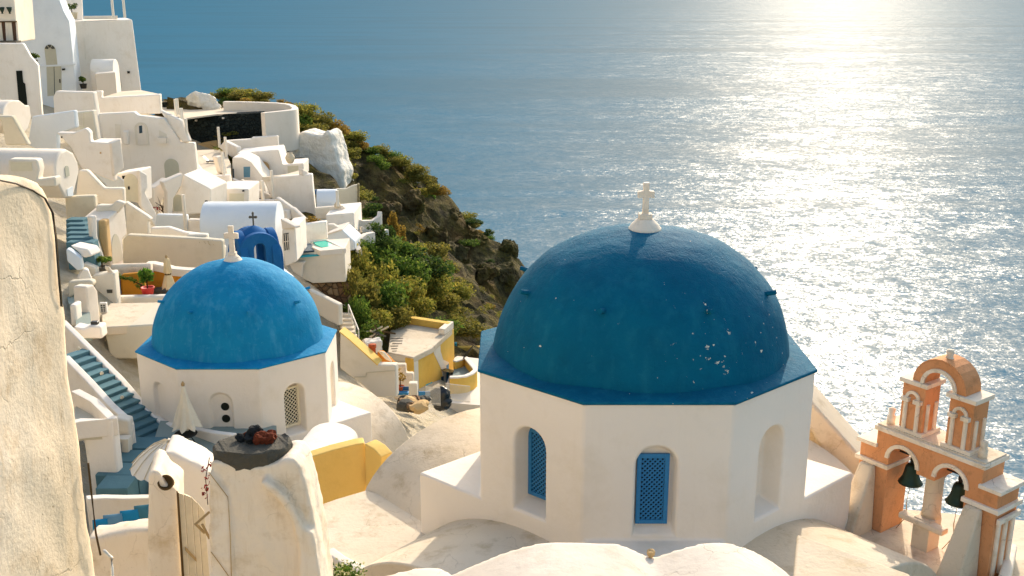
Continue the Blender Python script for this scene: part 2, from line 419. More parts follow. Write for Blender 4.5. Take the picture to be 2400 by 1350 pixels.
nA = nrm(vadd(vadd(vadd(wave(0.02, 0.25, (.7, 1, 1)), wave(0.06, 0.35, (.8, 1, 1))), vadd(wave(0.18, 0.5, (.9, 1, 1)), wave(0.5, 0.7, (1, 1, 1)))), wave(1.6, 0.8, (1, .9, 1))))
df = k.n('ShaderNodeBsdfDiffuse'); k.l(k.mix(slick, (.001, .080, .140, 1), (.002, .104, .184, 1)), df.inputs[0])
gA = k.n('ShaderNodeBsdfGlossy'); gA.inputs['Roughness'].default_value = 0.30; gA.inputs['Color'].default_value = (1, .95, .86, 1); k.l(nA, gA.inputs['Normal'])
m2 = k.n('ShaderNodeMixShader'); m2.inputs[0].default_value = 0.037; k.l(df.outputs[0], m2.inputs[1]); k.l(gA.outputs[0], m2.inputs[2])
k.l(m2.outputs[0], k.t.nodes['Material Output'].inputs[0])
k = NB('pool_water'); k.bump(k.noise(3, 3).outputs[0], 0.2, 0.05); k.out(lin('#2fc0a6'), 0.05, 0.5)

# rock and soil of the headland
k = NB('headland_rock')
n1 = k.noise(0.16, 5, 0.6); n2 = k.noise(0.9, 7, 0.65); n3 = k.noise(4.5, 6, 0.7)
c = k.ramp(n2.outputs[0], (0.30, lin('#2c281a')), (0.45, lin('#4c452e')), (0.58, lin('#6d6341')), (0.75, lin('#948760')))
veg = k.ramp(k.noise(0.45, 6, 0.62).outputs[0], (0.46, 0.0), (0.56, 1.0))
c = k.mix(k.math('MULTIPLY', veg, 0.75), c, k.ramp(n3.outputs[0], (0.35, lin('#3a4320')), (0.6, lin('#6b5c26')), (0.75, lin('#8a6428'))))
c = k.mix(k.math('MULTIPLY', k.ramp(n1.outputs[0], (0.5, 0.0), (0.66, 1.0)), 0.35), c, lin('#7a5a2c'))
vr = k.vor(1.1, sc=(1, 1, 1.8))
k.bump(k.math('ADD', k.math('ADD', n3.outputs[0], k.math('MULTIPLY', n2.outputs[0], 3.0)), k.math('MULTIPLY', vr.outputs[0], 1.2)), 1.0, 0.35)
k.out(c, 0.95, 0.1)
plaster('whitewashed_rock', lin('#e6e1d6'), lin('#dad3c4'), lin('#b8ad92'), 0.5, 0.3, fine=3, bs=0.5, bd=0.15)
k = NB('black_stone'); v = k.vor(3.2, 'DISTANCE_TO_EDGE'); v1 = k.vor(3.2)
c = k.mix(k.ramp(v.outputs[0], (0.0, 0.0), (0.09, 1.0)), lin('#121614'), k.mix(v1.outputs['Color'], lin('#1d2422'), lin('#333c38')))
k.bump(k.math('ADD', k.ramp(v.outputs[0], (0.0, 0.0), (0.15, 1.0)), k.noise(12, 5).outputs[0]), 1.0, 0.1); k.out(c, 0.9, 0.2)
k = NB('rubble'); v = k.vor(2.6, 'DISTANCE_TO_EDGE'); v1 = k.vor(2.6)
sp = k.n('ShaderNodeSeparateColor'); k.l(v1.outputs['Color'], sp.inputs[0])
c = k.mix(k.ramp(v.outputs[0], (0.0, 0.0), (0.08, 1.0)), lin('#3b3226'), k.ramp(sp.outputs[0], (0.0, lin('#5d4636')), (0.5, lin('#82664a')), (1.0, lin('#9a8264'))))
k.bump(k.math('ADD', k.ramp(v.outputs[0], (0.0, 0.0), (0.2, 1.0)), k.noise(9, 5).outputs[0]), 1.0, 0.1); k.out(c, 0.95, 0.1)
k = NB('dry_ground'); n2 = k.noise(1.6, 7, 0.7); n3 = k.noise(9, 6, 0.7)
c = k.mix(n3.outputs[0], k.ramp(n2.outputs[0], (0.35, lin('#c4b698')), (0.65, lin('#ddd3bf'))), lin('#b3a488'))
k.bump(k.math('ADD', n3.outputs[0], k.math('MULTIPLY', n2.outputs[0], 2)), 1.0, 0.12); k.out(c, 0.95, 0.1)

# ------------------------------------------------------------------ sea and land
mesh('sea', [(-70000, -300, 0), (70000, -300, 0), (70000, 90000, 0), (-70000, 90000, 0)], [(0, 1, 2, 3)], 'sea_water')
tag(bpy.data.objects['sea'], kind='structure')
ridge = [(420, 275, 97), (485, 245, 101), (560, 232, 101), (640, 246, 100), (700, 256, 98), (760, 296, 99), (840, 332, 100), (900, 376, 102), (950, 408, 104), (1010, 434, 105),
         (1075, 496, 106), (1130, 546, 106), (1190, 582, 105), (1215, 632, 103), (1222, 668, 100)]
land = [(330, 230, 88), (250, 235, 84), (380, 300, 82), (560, 350, 86), (640, 350, 86), (480, 345, 84), (250, 345, 68), (330, 430, 65), (430, 490, 66), (540, 512, 68), (640, 430, 76), (700, 330, 90), (690, 500, 72), (740, 480, 78), (800, 520, 71), (830, 640, 62),
        (640, 670, 57), (800, 680, 58), (250, 540, 51), (170, 500, 46), (200, 580, 42), (160, 680, 38), (400, 660, 49), (340, 720, 45), (300, 780, 39), (250, 850, 35),
        (300, 880, 35), (420, 1045, 31), (700, 1060, 31), (860, 1040, 33), (330, 1060, 30), (200, 1100, 27), (300, 1200, 24), (100, 300, 66), (60, 380, 56), (60, 480, 48),
        (960, 985, 38), (1000, 960, 46), (1060, 950, 51), (1120, 920, 55), (900, 880, 53), (1000, 1050, 30), (800, 1200, 20.5), (900, 1240, 19.5),
        (820, 420, 86), (820, 490, 80), (880, 520, 85), (950, 520, 94), (960, 610, 88), (1050, 560, 100), (1050, 650, 90), (1100, 630, 98), (1150, 650, 99), (1150, 710, 91),
        (900, 650, 74), (860, 690, 66), (900, 750, 62), (1000, 710, 73), (1000, 765, 66), (1100, 750, 79), (1130, 810, 66), (1060, 820, 61), (840, 750, 60), (1500, 900, 62),
        (1300, 800, 80), (760, 400, 90), (900, 450, 96)]
cp = [px(*p) for p in land] + [px(*p) for p in ridge]
cp += [px(*p) + Vector((2, 9, -9)) for p in ridge] + [px(*p) + Vector((8, 32, -48)) for p in ridge]
cp += [Vector(p) + Vector((0, 0, CZ)) for p in [(0, -6, -2.2), (-3, 2, -3.6), (3, 4, -5), (0, 8, -9), (-5, 8, -7.5), (-9, 12, -8.5), (-12, 18, -10), (-20, 30, -10), (-30, 40, -9), (-40, 60, -8), (-45, 90, -4),
       (-60, 110, -12), (6, 10, -10.5), (2.4, 18.7, -11.5), (8, 17, -11.3), (-2, 19, -11.3), (11, 16, -13), (16, 16, -22), (12, 26, -26), (4, 27, -21), (0, 34, -22), (14, 40, -48),
       (30, 30, -70), (45, 60, -100), (25, 90, -95), (30, 110, -105), (60, 130, -112), (10, 60, -40), (14, 72, -55), (-20, 140, -60), (-60, 150, -70), (18, 4, -20), (30, 0, -60)]]
A = np.array([tuple(p) for p in cp]); n = len(A)
D = np.hypot(A[:, None, 0] - A[None, :, 0], A[:, None, 1] - A[None, :, 1])
K = np.zeros((n + 3, n + 3)); K[:n, :n] = D + np.eye(n) * -0.02; K[:n, n] = 1; K[n, :n] = 1; K[:n, n + 1:] = A[:, :2]; K[n + 1:, :n] = A[:, :2].T
wgt = np.linalg.solve(K, np.concatenate([A[:, 2], [0, 0, 0]]))
def land_z(X, Y):
    X = np.asarray(X, float); Y = np.asarray(Y, float); out = wgt[n] + wgt[n + 1] * X + wgt[n + 2] * Y
    for i in range(n): out = out + wgt[i] * np.hypot(X - A[i, 0], Y - A[i, 1])
    return out
def terrain(name, x0, x1, y0, y1, st, mat, rough, keep, sink=0.0):
    xs = np.arange(x0, x1 + .01, st); ys = np.arange(y0, y1 + .01, st); X, Y = np.meshgrid(xs, ys); Zz = land_z(X, Y) - sink
    V = []
    for i in range(X.size):
        x, y, z = X.flat[i], Y.flat[i], Zz.flat[i]
        if rough:
            p = Vector((x, y, z)); r = rough
            q = mnoise.noise_vector(p * 0.10) * 2.2 + mnoise.noise_vector(p * 0.33) * 1.1 + mnoise.noise_vector(p * 0.9) * 0.5
            led = mnoise.cell(Vector((x * 0.22, y * 0.22, z * 0.5))) * 0.9
            p = p + q * r + Vector((0, 0, led * r)); x, y, z = p
        V.append((x, y, max(z, -3)))
    nx = len(xs); Fc = []
    for j in range(len(ys) - 1):
        for i in range(nx - 1):
            if keep(xs[i] + st / 2, ys[j] + st / 2): Fc.append((j * nx + i, j * nx + i + 1, (j + 1) * nx + i + 1, (j + 1) * nx + i))
    me = bpy.data.meshes.new(name); me.from_pydata(V, [], Fc); bm = bmesh.new(); bm.from_mesh(me)
    bmesh.ops.delete(bm, geom=[v for v in bm.verts if not v.link_faces], context='VERTS'); bm.to_mesh(me); bm.free()
    o = link(name, me, mat, smooth=not rough); tag(o, kind='structure'); return o
def is_rock(x, y):
    return (y > 58 and x > -25 + (y - 58) * 0.10 - max(0, (y - 86)) * 1.1 and x > -9 - (y - 58) * 0.55)
terrain('hillside', -66, 24, -6, 100, 1.3, 'dry_ground', 0, lambda x, y: not is_rock(x, y), 1.3)
terrain('headland', -50, 44, 56, 148, 0.62, 'headland_rock', 0.62, lambda x, y: is_rock(x + 1.5, y) or y > 99)

# ------------------------------------------------------------------ the two domed churches
class Face(Plane):
    def __init__(s, p, q):
        s.O = Vector(p); s.U = (Vector(q) - s.O); s.len = s.U.length; s.U = s.U.normalized(); s.N = Vector((s.U.y, -s.U.x, 0)); s.V = Vector((0, 0, 1))
def shell_face(bm, f, outer, holes=()):
    """one wall face; each hole = (outline, depth, inner outline) becomes a plastered niche"""
    vo = [bm.verts.new(f.P(*p)) for p in outer]; ed = [bm.edges.new((vo[i], vo[(i + 1) % len(vo)])) for i in range(len(vo))]
    rims = []
    for out, dep, inn in holes:
        v = [bm.verts.new(f.P(*p)) for p in out]; w = [bm.verts.new(f.P(p[0], p[1], -dep)) for p in inn]
        ed += [bm.edges.new((v[i], v[(i + 1) % len(v)])) for i in range(len(v))]; rims.append((v, w))
    if holes: bmesh.ops.triangle_fill(bm, use_beauty=True, use_dissolve=False, edges=ed)
    else: bm.faces.new(vo)
    for v, w in rims:
        for i in range(len(v)): bm.faces.new((v[i], v[(i + 1) % len(v)], w[(i + 1) % len(v)], w[i]))
        bm.faces.new(w)
def lattice_window(parent, f, u0, u1, v0, v1, off, mat, slat=0.085, fw=0.055, sw=.013):
    w = bpy.data.objects.new('window', None); col.objects.link(w); w.parent = parent; w.location = f.P((u0 + u1) / 2, v0, off) - wloc(parent)
    bm = bmesh.new()
    for a, b, c, d in ((u0, u0 + fw, v0, v1), (u1 - fw, u1, v0, v1), (u0 + fw, u1 - fw, v0, v0 + fw), (u0 + fw, u1 - fw, v1 - fw, v1)):
        plate_bm(bm, f, [(a, c), (b, c), (b, d), (a, d)], (), 0.05, off)
    link('frame', from_bm(bm, 'frame'), mat, w, bevel=0.006)
    plate('backing', f, [(u0 + .02, v0 + .02), (u1 - .02, v0 + .02), (u1 - .02, v1 - .02), (u0 + .02, v1 - .02)], 'dark_void', w, t=0.01, off=off - 0.06)
    bm = bmesh.new(); a0, a1, b0, b1 = u0 + fw, u1 - fw, v0 + fw, v1 - fw
    for sgn, o2 in ((1, -0.012), (-1, -0.026)):
        c = -(b1 - b0)
        while c < (a1 - a0) + (b1 - b0):
            # the diagonal u = a0 + c + s, v runs up or down
            p = []
            for s in (0, b1 - b0):
                p.append((a0 + c + s, b0 + s if sgn > 0 else b1 - s))
            (ua, va), (ub, vb) = p
            ta = max(0, (a0 - ua) / (ub - ua)); tb = min(1, (a1 - ua) / (ub - ua))
            if tb - ta > 0.02:
                q0 = Vector((ua + (ub - ua) * ta, va + (vb - va) * ta)); q1 = Vector((ua + (ub - ua) * tb, va + (vb - va) * tb))
                dd = (q1 - q0).normalized(); nn = Vector((-dd.y, dd.x)) * 0.013
                plate_bm(bm, f, [tuple(q0 - nn), tuple(q1 - nn), tuple(q1 + nn), tuple(q0 + nn)], (), 0.012, off + o2)
            c += slat
    link('lattice', from_bm(bm, 'lattice'), mat, w)
    return w
OCT = [(-.5, -1.207), (.5, -1.207), (1.207, -.5), (1.207, .5), (.5, 1.207), (-.5, 1.207), (-1.207, .5), (-1.207, -.5)]
def church(label, xc, yc, zr, dR, dH, paint, win, a=2.5, k=.87, peg_r=0.055, chips=None, arms=(2.2, 2.2, 1.9, 2.5), wallmat='church_white', cs=1.0, slat=.085):
    t = thing('domed_church', label, 'church', (xc, yc, zr - 6.5))
    L = lambda lx, ly, z: Vector((xc + lx * a, yc + ly * a * k, z))
    zs, zb = zr - 2.5, zr - 6.5
    bm = bmesh.new()
    dia = [(-1.707, 0), (0, -1.707), (1.707, 0), (0, 1.707)]
    for i in range(8):
        p, q = OCT[i], OCT[(i + 1) % 8]; f = Face(L(*p, zr), L(*q, zr)); w = f.len; h = -2.5
        hol = []
        if i in win:
            kind, dep = win[i][:2]; c = w / 2; hw = 0.36
            o = arch(c - hw, c + hw, -2.42 + win[i][2], -0.72 + win[i][3], 12)
            hi = hw - 0.04; inn = arch(c - hi, c + hi, -2.30 + win[i][2], -0.78 + win[i][3], 12)
            hol = [(o, dep, inn)]
        if i % 2 == 1:   # the diagonal faces run on down as the sides of the square below
            j = {1: (1, 2), 3: (2, 3), 5: (3, 0), 7: (0, 1)}[i]
            A_, B_ = L(*dia[j[0]], zr), L(*dia[j[1]], zr)
            e0 = -(Vector(A_) - f.O).length; e1 = (Vector(B_) - f.O).length
            outer = [(e0, zb - zr), (e1, zb - zr), (e1, h), (w, h), (w, 0), (0, 0), (0, h), (e0, h)]
        else:
            outer = [(0, h), (w, h), (w, 0), (0, 0)]
        shell_face(bm, f, outer, hol)
    for i, d in ((0, 1), (2, 2), (4, 3), (6, 0)):   # the level triangles in the corners of the square
        bm.faces.new([bm.verts.new(L(*OCT[i], zs)), bm.verts.new(L(*OCT[(i + 1) % 8], zs)), bm.verts.new(L(*dia[d], zs))])
    bm.faces.new([bm.verts.new(L(*p, zr - 0.02)) for p in OCT])
    bmesh.ops.remove_doubles(bm, verts=bm.verts[:], dist=0.004)
    link('wall', from_bm(bm, 'wall'), wallmat, t, bevel=0.055, seg=3)
    # blue ledge
    bm = bmesh.new(); r0 = [bm.verts.new(L(p[0] * 1.012, p[1] * 1.012, zr)) for p in OCT]; r1 = [bm.verts.new(L(p[0] * 1.012, p[1] * 1.012, zr + 0.055)) for p in OCT]
    r2 = [bm.verts.new(L(p[0] * .86, p[1] * .86, zr + 0.15)) for p in OCT]
    for j in range(8):
        m_ = (j + 1) % 8; bm.faces.new((r0[j], r0[m_], r1[m_], r1[j])); bm.faces.new((r1[j], r1[m_], r2[m_], r2[j]))
    bm.faces.new(r0); bm.faces.new(r2)
    link('roof_ledge', from_bm(bm, 'roof_ledge'), paint, t, bevel=0.02)
    # dome, trowelled by hand
    bm = bmesh.new(); rings = []; nS, nR = 96, 44
    for i in range(nR + 1):
        ph = math.pi / 2 * i / nR; cr = math.sin(ph) ** 0.97; cz = math.cos(ph) ** 0.96 if i < nR else 0.0
        ring = []
        for j in range(nS if i else 1):
            th = 2 * math.pi * j / nS; p = Vector((dR * cr * math.cos(th), dR * k * cr * math.sin(th), dH * cz))
            flare = 0.012 * max(0, 1 - cz * 5)
            p.x *= 1 + flare; p.y *= 1 + flare
            p += p.normalized() * (mnoise.noise(p * 0.8 + Vector((xc, 0, 0))) * 0.05 + mnoise.noise(p * 2.3) * 0.018)
            ring.append(bm.verts.new(Vector((xc, yc, zr + 0.06)) + p))
        rings.append(ring)
    for i in range(nR):
        for j in range(nS):
            m_ = (j + 1) % nS
            if i == 0: bm.faces.new((rings[0][0], rings[1][j], rings[1][m_]))
            else: bm.faces.new((rings[i][j], rings[i][m_], rings[i + 1][m_], rings[i + 1][j]))
    link('dome', from_bm(bm, 'dome'), paint, t, smooth=True)
    def on_dome(th, ph):
        return Vector((xc + dR * math.sin(ph) * math.cos(th), yc + dR * k * math.sin(ph) * math.sin(th), zr + .06 + dH * math.cos(ph))), Vector((math.sin(ph) * math.cos(th), math.sin(ph) * math.sin(th), math.cos(ph)))
    for j in range(8):
        p, nrm = on_dome(R(22 + 45 * j), R(56)); d = Vector((nrm.x, nrm.y, nrm.z * .35)).normalized()
        bar('peg', p - d * 0.1, p + d * 0.2, peg_r, paint, t, n=10, r2=peg_r * 0.8)
    # cross
    zt = zr + dH + 0.02
    lathe('cross_base', (xc, yc, zt), [(0.32, -0.06), (0.30, 0.03), (0.23, 0.12), (0.17, 0.18), (0.15, 0.20), (0.0, 0.20)], 'white_old', t, n=20, smooth=False)
    bm = bmesh.new(); box_bm(bm, (xc, yc, zt + 0.25), (0.24, 0.2, 0.1)); link('cross_foot', from_bm(bm, 'cross_foot'), 'white_old', t, bevel=0.01)
    fr = Plane(1200, 600, 10); fr.O = Vector((xc, yc - 0.06, zt + 0.29))
    plate('cross', fr, [(a_ * cs, b_ * cs) for a_, b_ in ((-.055, 0), (.055, 0), (.05, .31), (.15, .30), (.15, .42), (.05, .43), (.055, .58), (-.055, .58), (-.05, .43), (-.15, .42), (-.15, .30), (-.05, .31))], 'white_old', t, t=0.12, bevel=0.01)
    # windows
    for i, w_ in win.items():
        f = Face(L(*OCT[i], zr), L(*OCT[(i + 1) % 8], zr)); c = f.len / 2
        if w_[0] == 'lattice': lattice_window(t, f, c - w_[4], c + w_[5], -2.26 + w_[2], -0.92 + w_[3], -w_[1] + 0.09, w_[6], slat, .075)
        if w_[0] == 'holes':
            for q in range(3):
                lathe('vent_hole', f.P(c + 0.10, -1.27 - 0.40 * q, -w_[1] + 0.012), [(0.13, 0.0), (0.13, 0.008), (0.0, 0.008)], 'dark_void', t, n=20, axis=f.N, smooth=False)
    # barrel-vaulted arms on the four sides
    zsp = zs - 2.05
    for (i, ln) in zip((7, 1, 3, 5), arms):
        if not ln: continue
        j = {1: (1, 2), 3: (2, 3), 5: (3, 0), 7: (0, 1)}[i]
        A_, B_ = L(*dia[j[0]], zsp), L(*dia[j[1]], zsp); f = Face(A_, B_)
        barrel('barrel_vault', (A_ + B_) / 2 - f.N * 0.12, f.N, f.len / 2 - 0.02, ln, 'roof_plaster', t, wall=2.0, rz=1.8 / (f.len / 2), n=28)
    return t
c1 = church('large white octagonal church with deep blue dome, cross and blue lattice windows', 2.436, 18.73, CZ - 6.615, 2.74, 2.36, 'dome_blue',
            {0: ('lattice', .22, 0.0, -.03, .31, .24, 'blue_paint'), 7: ('lattice', .45, 0.0, -.03, .33, .33, 'blue_paint'), 1: ('blind', .42, 0, 0), 6: ('blind', .3, 0, 0)})
c2 = church('smaller looking white church with pale blue dome behind the stairway and parasol', -8.984, 32.615, CZ - 11.157, 2.72, 2.72, 'dome_blue_pale',
            {0: ('holes', .14, .0, -.05), 7: ('blind', .14, .2, 0), 1: ('lattice', .40, -.05, -.05, .33, .33, 'door_cream'), 2: ('blind', .3, 0, 0)}, arms=(0, 1.6, 1.9, 0), cs=1.5, slat=.13)

# ------------------------------------------------------------------ the town on the slope
def H(name, label, cat, x, y, Y, group=None):
    return thing(name, label, cat, px(x, y, Y), group)
def W(t, k, Y, yaw, poly, mat='white', th=0.4, name='wall', holes=(), bevel=0.085, ref=None):
    pts = Z(k, *poly); r = Z1p(k, *ref) if ref else pts[0]
    pl = Plane(r[0], r[1], Y, yaw)
    plate(name, pl, pl.uvs(pts), mat, t, t=th, bevel=bevel, holes=holes); return pl
def D(t, pl, k, poly, mat, name, off=0.02, th=0.06, bevel=0.0):
    return plate(name, pl, pl.uvs(Z(k, *poly)), mat, t, t=th, off=off, bevel=bevel)
def DA(t, pl, k, x0, x1, y0, y1, mat, name, off=0.02, th=0.06, frame=None, rise=None):
    (u0, v0), (u1, _) = pl.uvs(Z(k, (x0, y1), (x1, y1))); v1 = pl.uv(*Z1p(k, (x0 + x1) / 2, y0))[1]
    p = bpy.data.objects.new(name, None) if False else None
    o = plate(name, pl, arch(u0, u1, v0, v1, 10, rise), mat, t, t=th, off=off)
    if frame:
        w = 0.12; bm = bmesh.new(); plate_bm(bm, pl, arch(u0 - w, u1 + w, v0, v1 + w, 10, rise), [[(a, b) for a, b in arch(u0, u1, v0 + .005, v1, 10, rise)]], 0.05, off + 0.04)
        link('surround', from_bm(bm, 'surround'), frame, t)
    return o
def FLOOR(t, k, poly, z, mat='pale_floor', th=0.3, name='floor', bevel=0.0):
    return slab(name, [pz(x, y, z) for x, y in Z(k, *poly)], z, th, mat, t, bevel)
def ZZ(k, x, y, Y): return px(*Z1p(k, x, y), Y).z
def POST(k, x, y0, y1, Y, label, r=0.06, name='post', mat='pole_white'):
    a = px(*Z1p(k, x, y0), Y); b = px(*Z1p(k, x, y1), Y); a = Vector((b.x, b.y, a.z))
    o = bar(name, b, a, r, mat, n=10); tag(o, label, 'post', 'white posts of the terraces'); return o
def leaf_cloud(bm, c, rx, ry, rz, nleaf, size, seed, clumps=9, flat=0.0):
    rnd = random.Random(seed); cl = []
    for _ in range(clumps):
        v = Vector((rnd.gauss(0, 1), rnd.gauss(0, 1), rnd.gauss(0, 1) + 0.25)).normalized() * rnd.uniform(0.25, 0.75)
        cl.append((v, rnd.uniform(0.28, 0.55)))
    for i in range(nleaf):
        v, s = cl[i % clumps]; d = Vector((rnd.gauss(0, 1), rnd.gauss(0, 1), rnd.gauss(0, 1))).normalized() * s * rnd.uniform(0.55, 1.08)
        p = v + d
        if p.z < -0.55: p.z = -0.55 + rnd.random() * 0.2
        P = Vector(c) + Vector((p.x * rx, p.y * ry, p.z * rz)); sz = size * rnd.uniform(0.6, 1.3)
        a = Vector((rnd.gauss(0, 1), rnd.gauss(0, 1), rnd.gauss(0, .8))).normalized(); b = a.cross(Vector((rnd.gauss(0, 1), rnd.gauss(0, 1), rnd.gauss(0, 1)))).normalized()
        q = [P - a * sz, P - b * sz * .45, P + a * sz, P + b * sz * .45]
        bm.faces.new([bm.verts.new(x) for x in q])
def bush_mesh(name, seed, nleaf, size, mat):
    bm = bmesh.new(); leaf_cloud(bm, (0, 0, 0.35), 1, 1, .75, nleaf, size, seed, 12)
    me = bpy.data.meshes.new(name); bm.to_mesh(me); bm.free(); me.materials.append(M[mat]); return me
def potted(k, x, y, Y, label, w, h, potmat='terracotta', leafmat='leaf_dark', pot_h=0.35, seed=1, ball=True, n=220, group=None):
    p = px(*Z1p(k, x, y), Y); t = thing('potted_plant', label, 'plant', p, group)
    lathe('pot', p, [(w * .28, 0), (w * .36, pot_h * .8), (w * .40, pot_h), (w * .33, pot_h), (w * .30, pot_h * .85), (0, pot_h * .85)], potmat, t, n=16)
    bar('stem', p + Vector((0, 0, pot_h * .8)), p + Vector((0, 0, pot_h + h * .4)), 0.03, 'bark', t, n=6)
    bm = bmesh.new(); leaf_cloud(bm, p + Vector((0, 0, pot_h + h * .55)), w * .6, w * .6, h * .5, n, 0.10, seed, 7)
    me = bpy.data.meshes.new('foliage'); bm.to_mesh(me); bm.free(); link('foliage', me, leafmat, t); return t

# --- top left: tall white house with roof terrace
t = H('house', 'tall white house with bare front at the upper left, edge against the sea', 'house', 250, 222, 84)
pl = W(t, 1, 84, 24, [(565, 168), (1045, 152), (1118, 720), (1125, 800), (610, 800)], 'white', 5, bevel=0.12)
W(t, 1, 85.5, 24, [(430, -60), (650, -60), (660, 190), (560, 190), (500, 80)], 'white', 6, 'upper_wall', bevel=0.1)
D(t, pl, 1, [(665, 128), (930, 125), (930, 152), (665, 155)], 'white_clean', 'parapet', 0.0, 0.4)
D(t, pl, 1, [(662, 300), (672, 300), (682, 470), (672, 470)], 'pole_white', 'drain_pipe', 0.08, 0.08)
for q in range(6):
    D(t, pl, 1, [(544 + q * 6, 200 + q * 54), (552 + q * 6, 200 + q * 54), (555 + q * 6, 228 + q * 54), (546 + q * 6, 228 + q * 54)], 'dark_void', 'drain_hole', 0.03, 0.05)
D(t, pl, 1, [(1006, 562), (1026, 562), (1026, 580), (1006, 580)], 'iron', 'wall_lamp', 0.15, 0.15)
# porch with a small barrel roof
pc = px(*Z1p(1, 690, 640), 81); barrel('porch_vault', px(*Z1p(1, 690, 575), 81.2) + Vector((0.1, 1.0, 0)), (1, .12), 1.0, 1.7, 'white', t, wall=1.9, rz=0.95)
pl2 = W(t, 1, 79.8, 20, [(750, 582), (912, 570), (928, 765), (765, 765)], 'white_clean', 1.6, 'porch_wall')
D(t, pl, 1, [(918, 560), (945, 556), (968, 765), (938, 765)], 'navy', 'window', 0.03, 0.05)
for q in range(5): D(t, pl, 1, [(920 + q * 4, 590 + q * 34), (946 + q * 4, 588 + q * 34), (946 + q * 4, 594 + q * 34), (920 + q * 4, 596 + q * 34)], 'white_clean', 'glazing_bar', 0.06, 0.05)
for xx, lb in ((898, 'thin white post on the roof of the tall house, nearer the parapet end'), (988, 'thin white post at the right corner of the tall house roof')):
    POST(1, xx, -70, 140, 84.6, lb, 0.10)
potted(1, 575, 150, 83.5, 'bushy plant in a white pot on the edge of the tall house roof', 1.1, .8, 'plaster_pot', 'leaf_dark', .5, 3)
# --- shaded house beside it
t = H('house', 'shaded white house with fanlight window and grey double door, left of the tall house', 'house', 100, 250, 79)
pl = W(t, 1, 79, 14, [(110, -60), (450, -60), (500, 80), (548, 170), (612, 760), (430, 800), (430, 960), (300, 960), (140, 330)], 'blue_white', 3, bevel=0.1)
D(t, pl, 1, [(368, 528), (484, 525), (490, 750), (376, 760)], 'door_grey', 'door', 0.03)
D(t, pl, 1, [(426, 528), (430, 528), (436, 752), (431, 752)], 'navy', 'door_gap', 0.05, 0.05)
D(t, pl, 1, [(470, 625), (478, 625), (480, 655), (472, 655)], 'iron', 'door_handle', 0.1, 0.1)
D(t, pl, 1, [(300, 520), (600, 500), (602, 512), (302, 532)], 'blue_white', 'string_course', 0.10, 0.2)
u0, v0 = pl.uv(*Z1p(1, 358, 395)); u1, _ = pl.uv(*Z1p(1, 436, 392)); cx, r = (u0 + u1) / 2, (u1 - u0) / 2
plate('fanlight', pl, [(cx - r * 1.12, v0 - 1.1), (cx + r * 1.12, v0 - 1.1)] + [(cx + r * 1.12 * math.cos(math.pi * i / 12), v0 + r * 1.12 * math.sin(math.pi * i / 12)) for i in range(13)], 'door_grey', t, t=0.1, off=0.05)
for q in range(3):
    a0, a1 = math.pi * (q / 3 + .03), math.pi * ((q + 1) / 3 - .03)
    arc = [(cx + rr * math.cos(a0 + (a1 - a0) * i / 4), v0 + .05 + rr * math.sin(a0 + (a1 - a0) * i / 4)) for rr, rg in ((r, range(5)), (r * .35, range(4, -1, -1))) for i in rg]
    plate('pane', pl, arc, 'dark_glass', t, t=0.04, off=0.08)
D(t, pl, 1, [(140, 55), (232, 30), (242, 165), (165, 180)], 'door_cream', 'window', 0.04)
D(t, pl, 1, [(155, 70), (185, 62), (190, 105), (162, 110)], 'cushion_pale', 'pane', 0.06, 0.04); D(t, pl, 1, [(195, 60), (225, 52), (230, 98), (200, 102)], 'cushion_pale', 'pane', 0.06, 0.04)
D(t, pl, 1, [(165, 168), (245, 158), (245, 178), (165, 184)], 'stone_grey', 'sill', 0.25, 0.25)
D(t, pl, 1, [(492, 542), (516, 540), (516, 554), (494, 556)], 'iron', 'wall_lamp', 0.2, 0.2)
# --- balcony house at the edge
t = H('house', 'cream balcony house with brown louvred shutters at the left edge', 'house', 10, 100, 70)
pl = W(t, 1, 70, 8, [(-120, -60), (108, -60), (140, 336), (-120, 336)], 'cream', 4, bevel=0.08)
for a, b in ((12, 40), (92, 124)):
    D(t, pl, 1, [(a, 178), (b, 174), (b + 10, 326), (a + 16, 328)], 'shutter_brown', 'shutter', 0.03)
    D(t, pl, 1, [(b + 2, 174), (b + 16, 172), (b + 26, 324), (b + 12, 326)], 'white_clean', 'shutter_leaf', 0.06)
D(t, pl, 1, [(-120, 168), (135, 166), (135, 176), (-120, 178)], 'wood_dark', 'lintel', 0.1, 0.1)
D(t, pl, 1, [(-120, 322), (165, 320), (165, 338), (-120, 342)], 'stone_grey', 'balcony', 1.0, 1.0)
for xx, lb in ((33, 'green urn on the cornice of the balcony house, nearer the edge'), (92, 'dark urn on the cornice of the balcony house, nearer the shaded house')):
    p = pl.P(*pl.uv(*Z1p(1, xx, 108)), 0.35)
    o = lathe('urn', p, [(0.08, 0), (0.05, 0.06), (0.15, 0.3), (0.18, 0.42), (0.14, 0.42), (0.0, 0.35)], 'bronze', n=14); tag(o, lb, 'urn', 'urns on the balcony house')
# --- sloping stair wall under the balcony house
t = H('stair_wall', 'long sloping plaster stair wall with narrow dark doorway at the left edge', 'wall', 40, 240, 66)
pl = W(t, 1, 66, 12, [(-60, 342), (182, 342), (240, 445), (300, 515), (334, 930), (-60, 930)], 'white', 0.5, 'wall')
D(t, pl, 1, [(128, 560), (176, 558), (184, 650), (200, 662), (220, 850), (150, 810)], 'dark_void', 'doorway', 0.05)
potted(1, 272, 505, 67.5, 'spiky plant in a grey pot on top of the sloping stair wall', .6, .45, 'stone_grey', 'leaf_dark', 0.25, 5)
potted(1, 662, 700, 79.2, 'small round potted tree in front of the tall house porch', .7, .55, 'iron', 'leaf_dark', 0.35, 6)
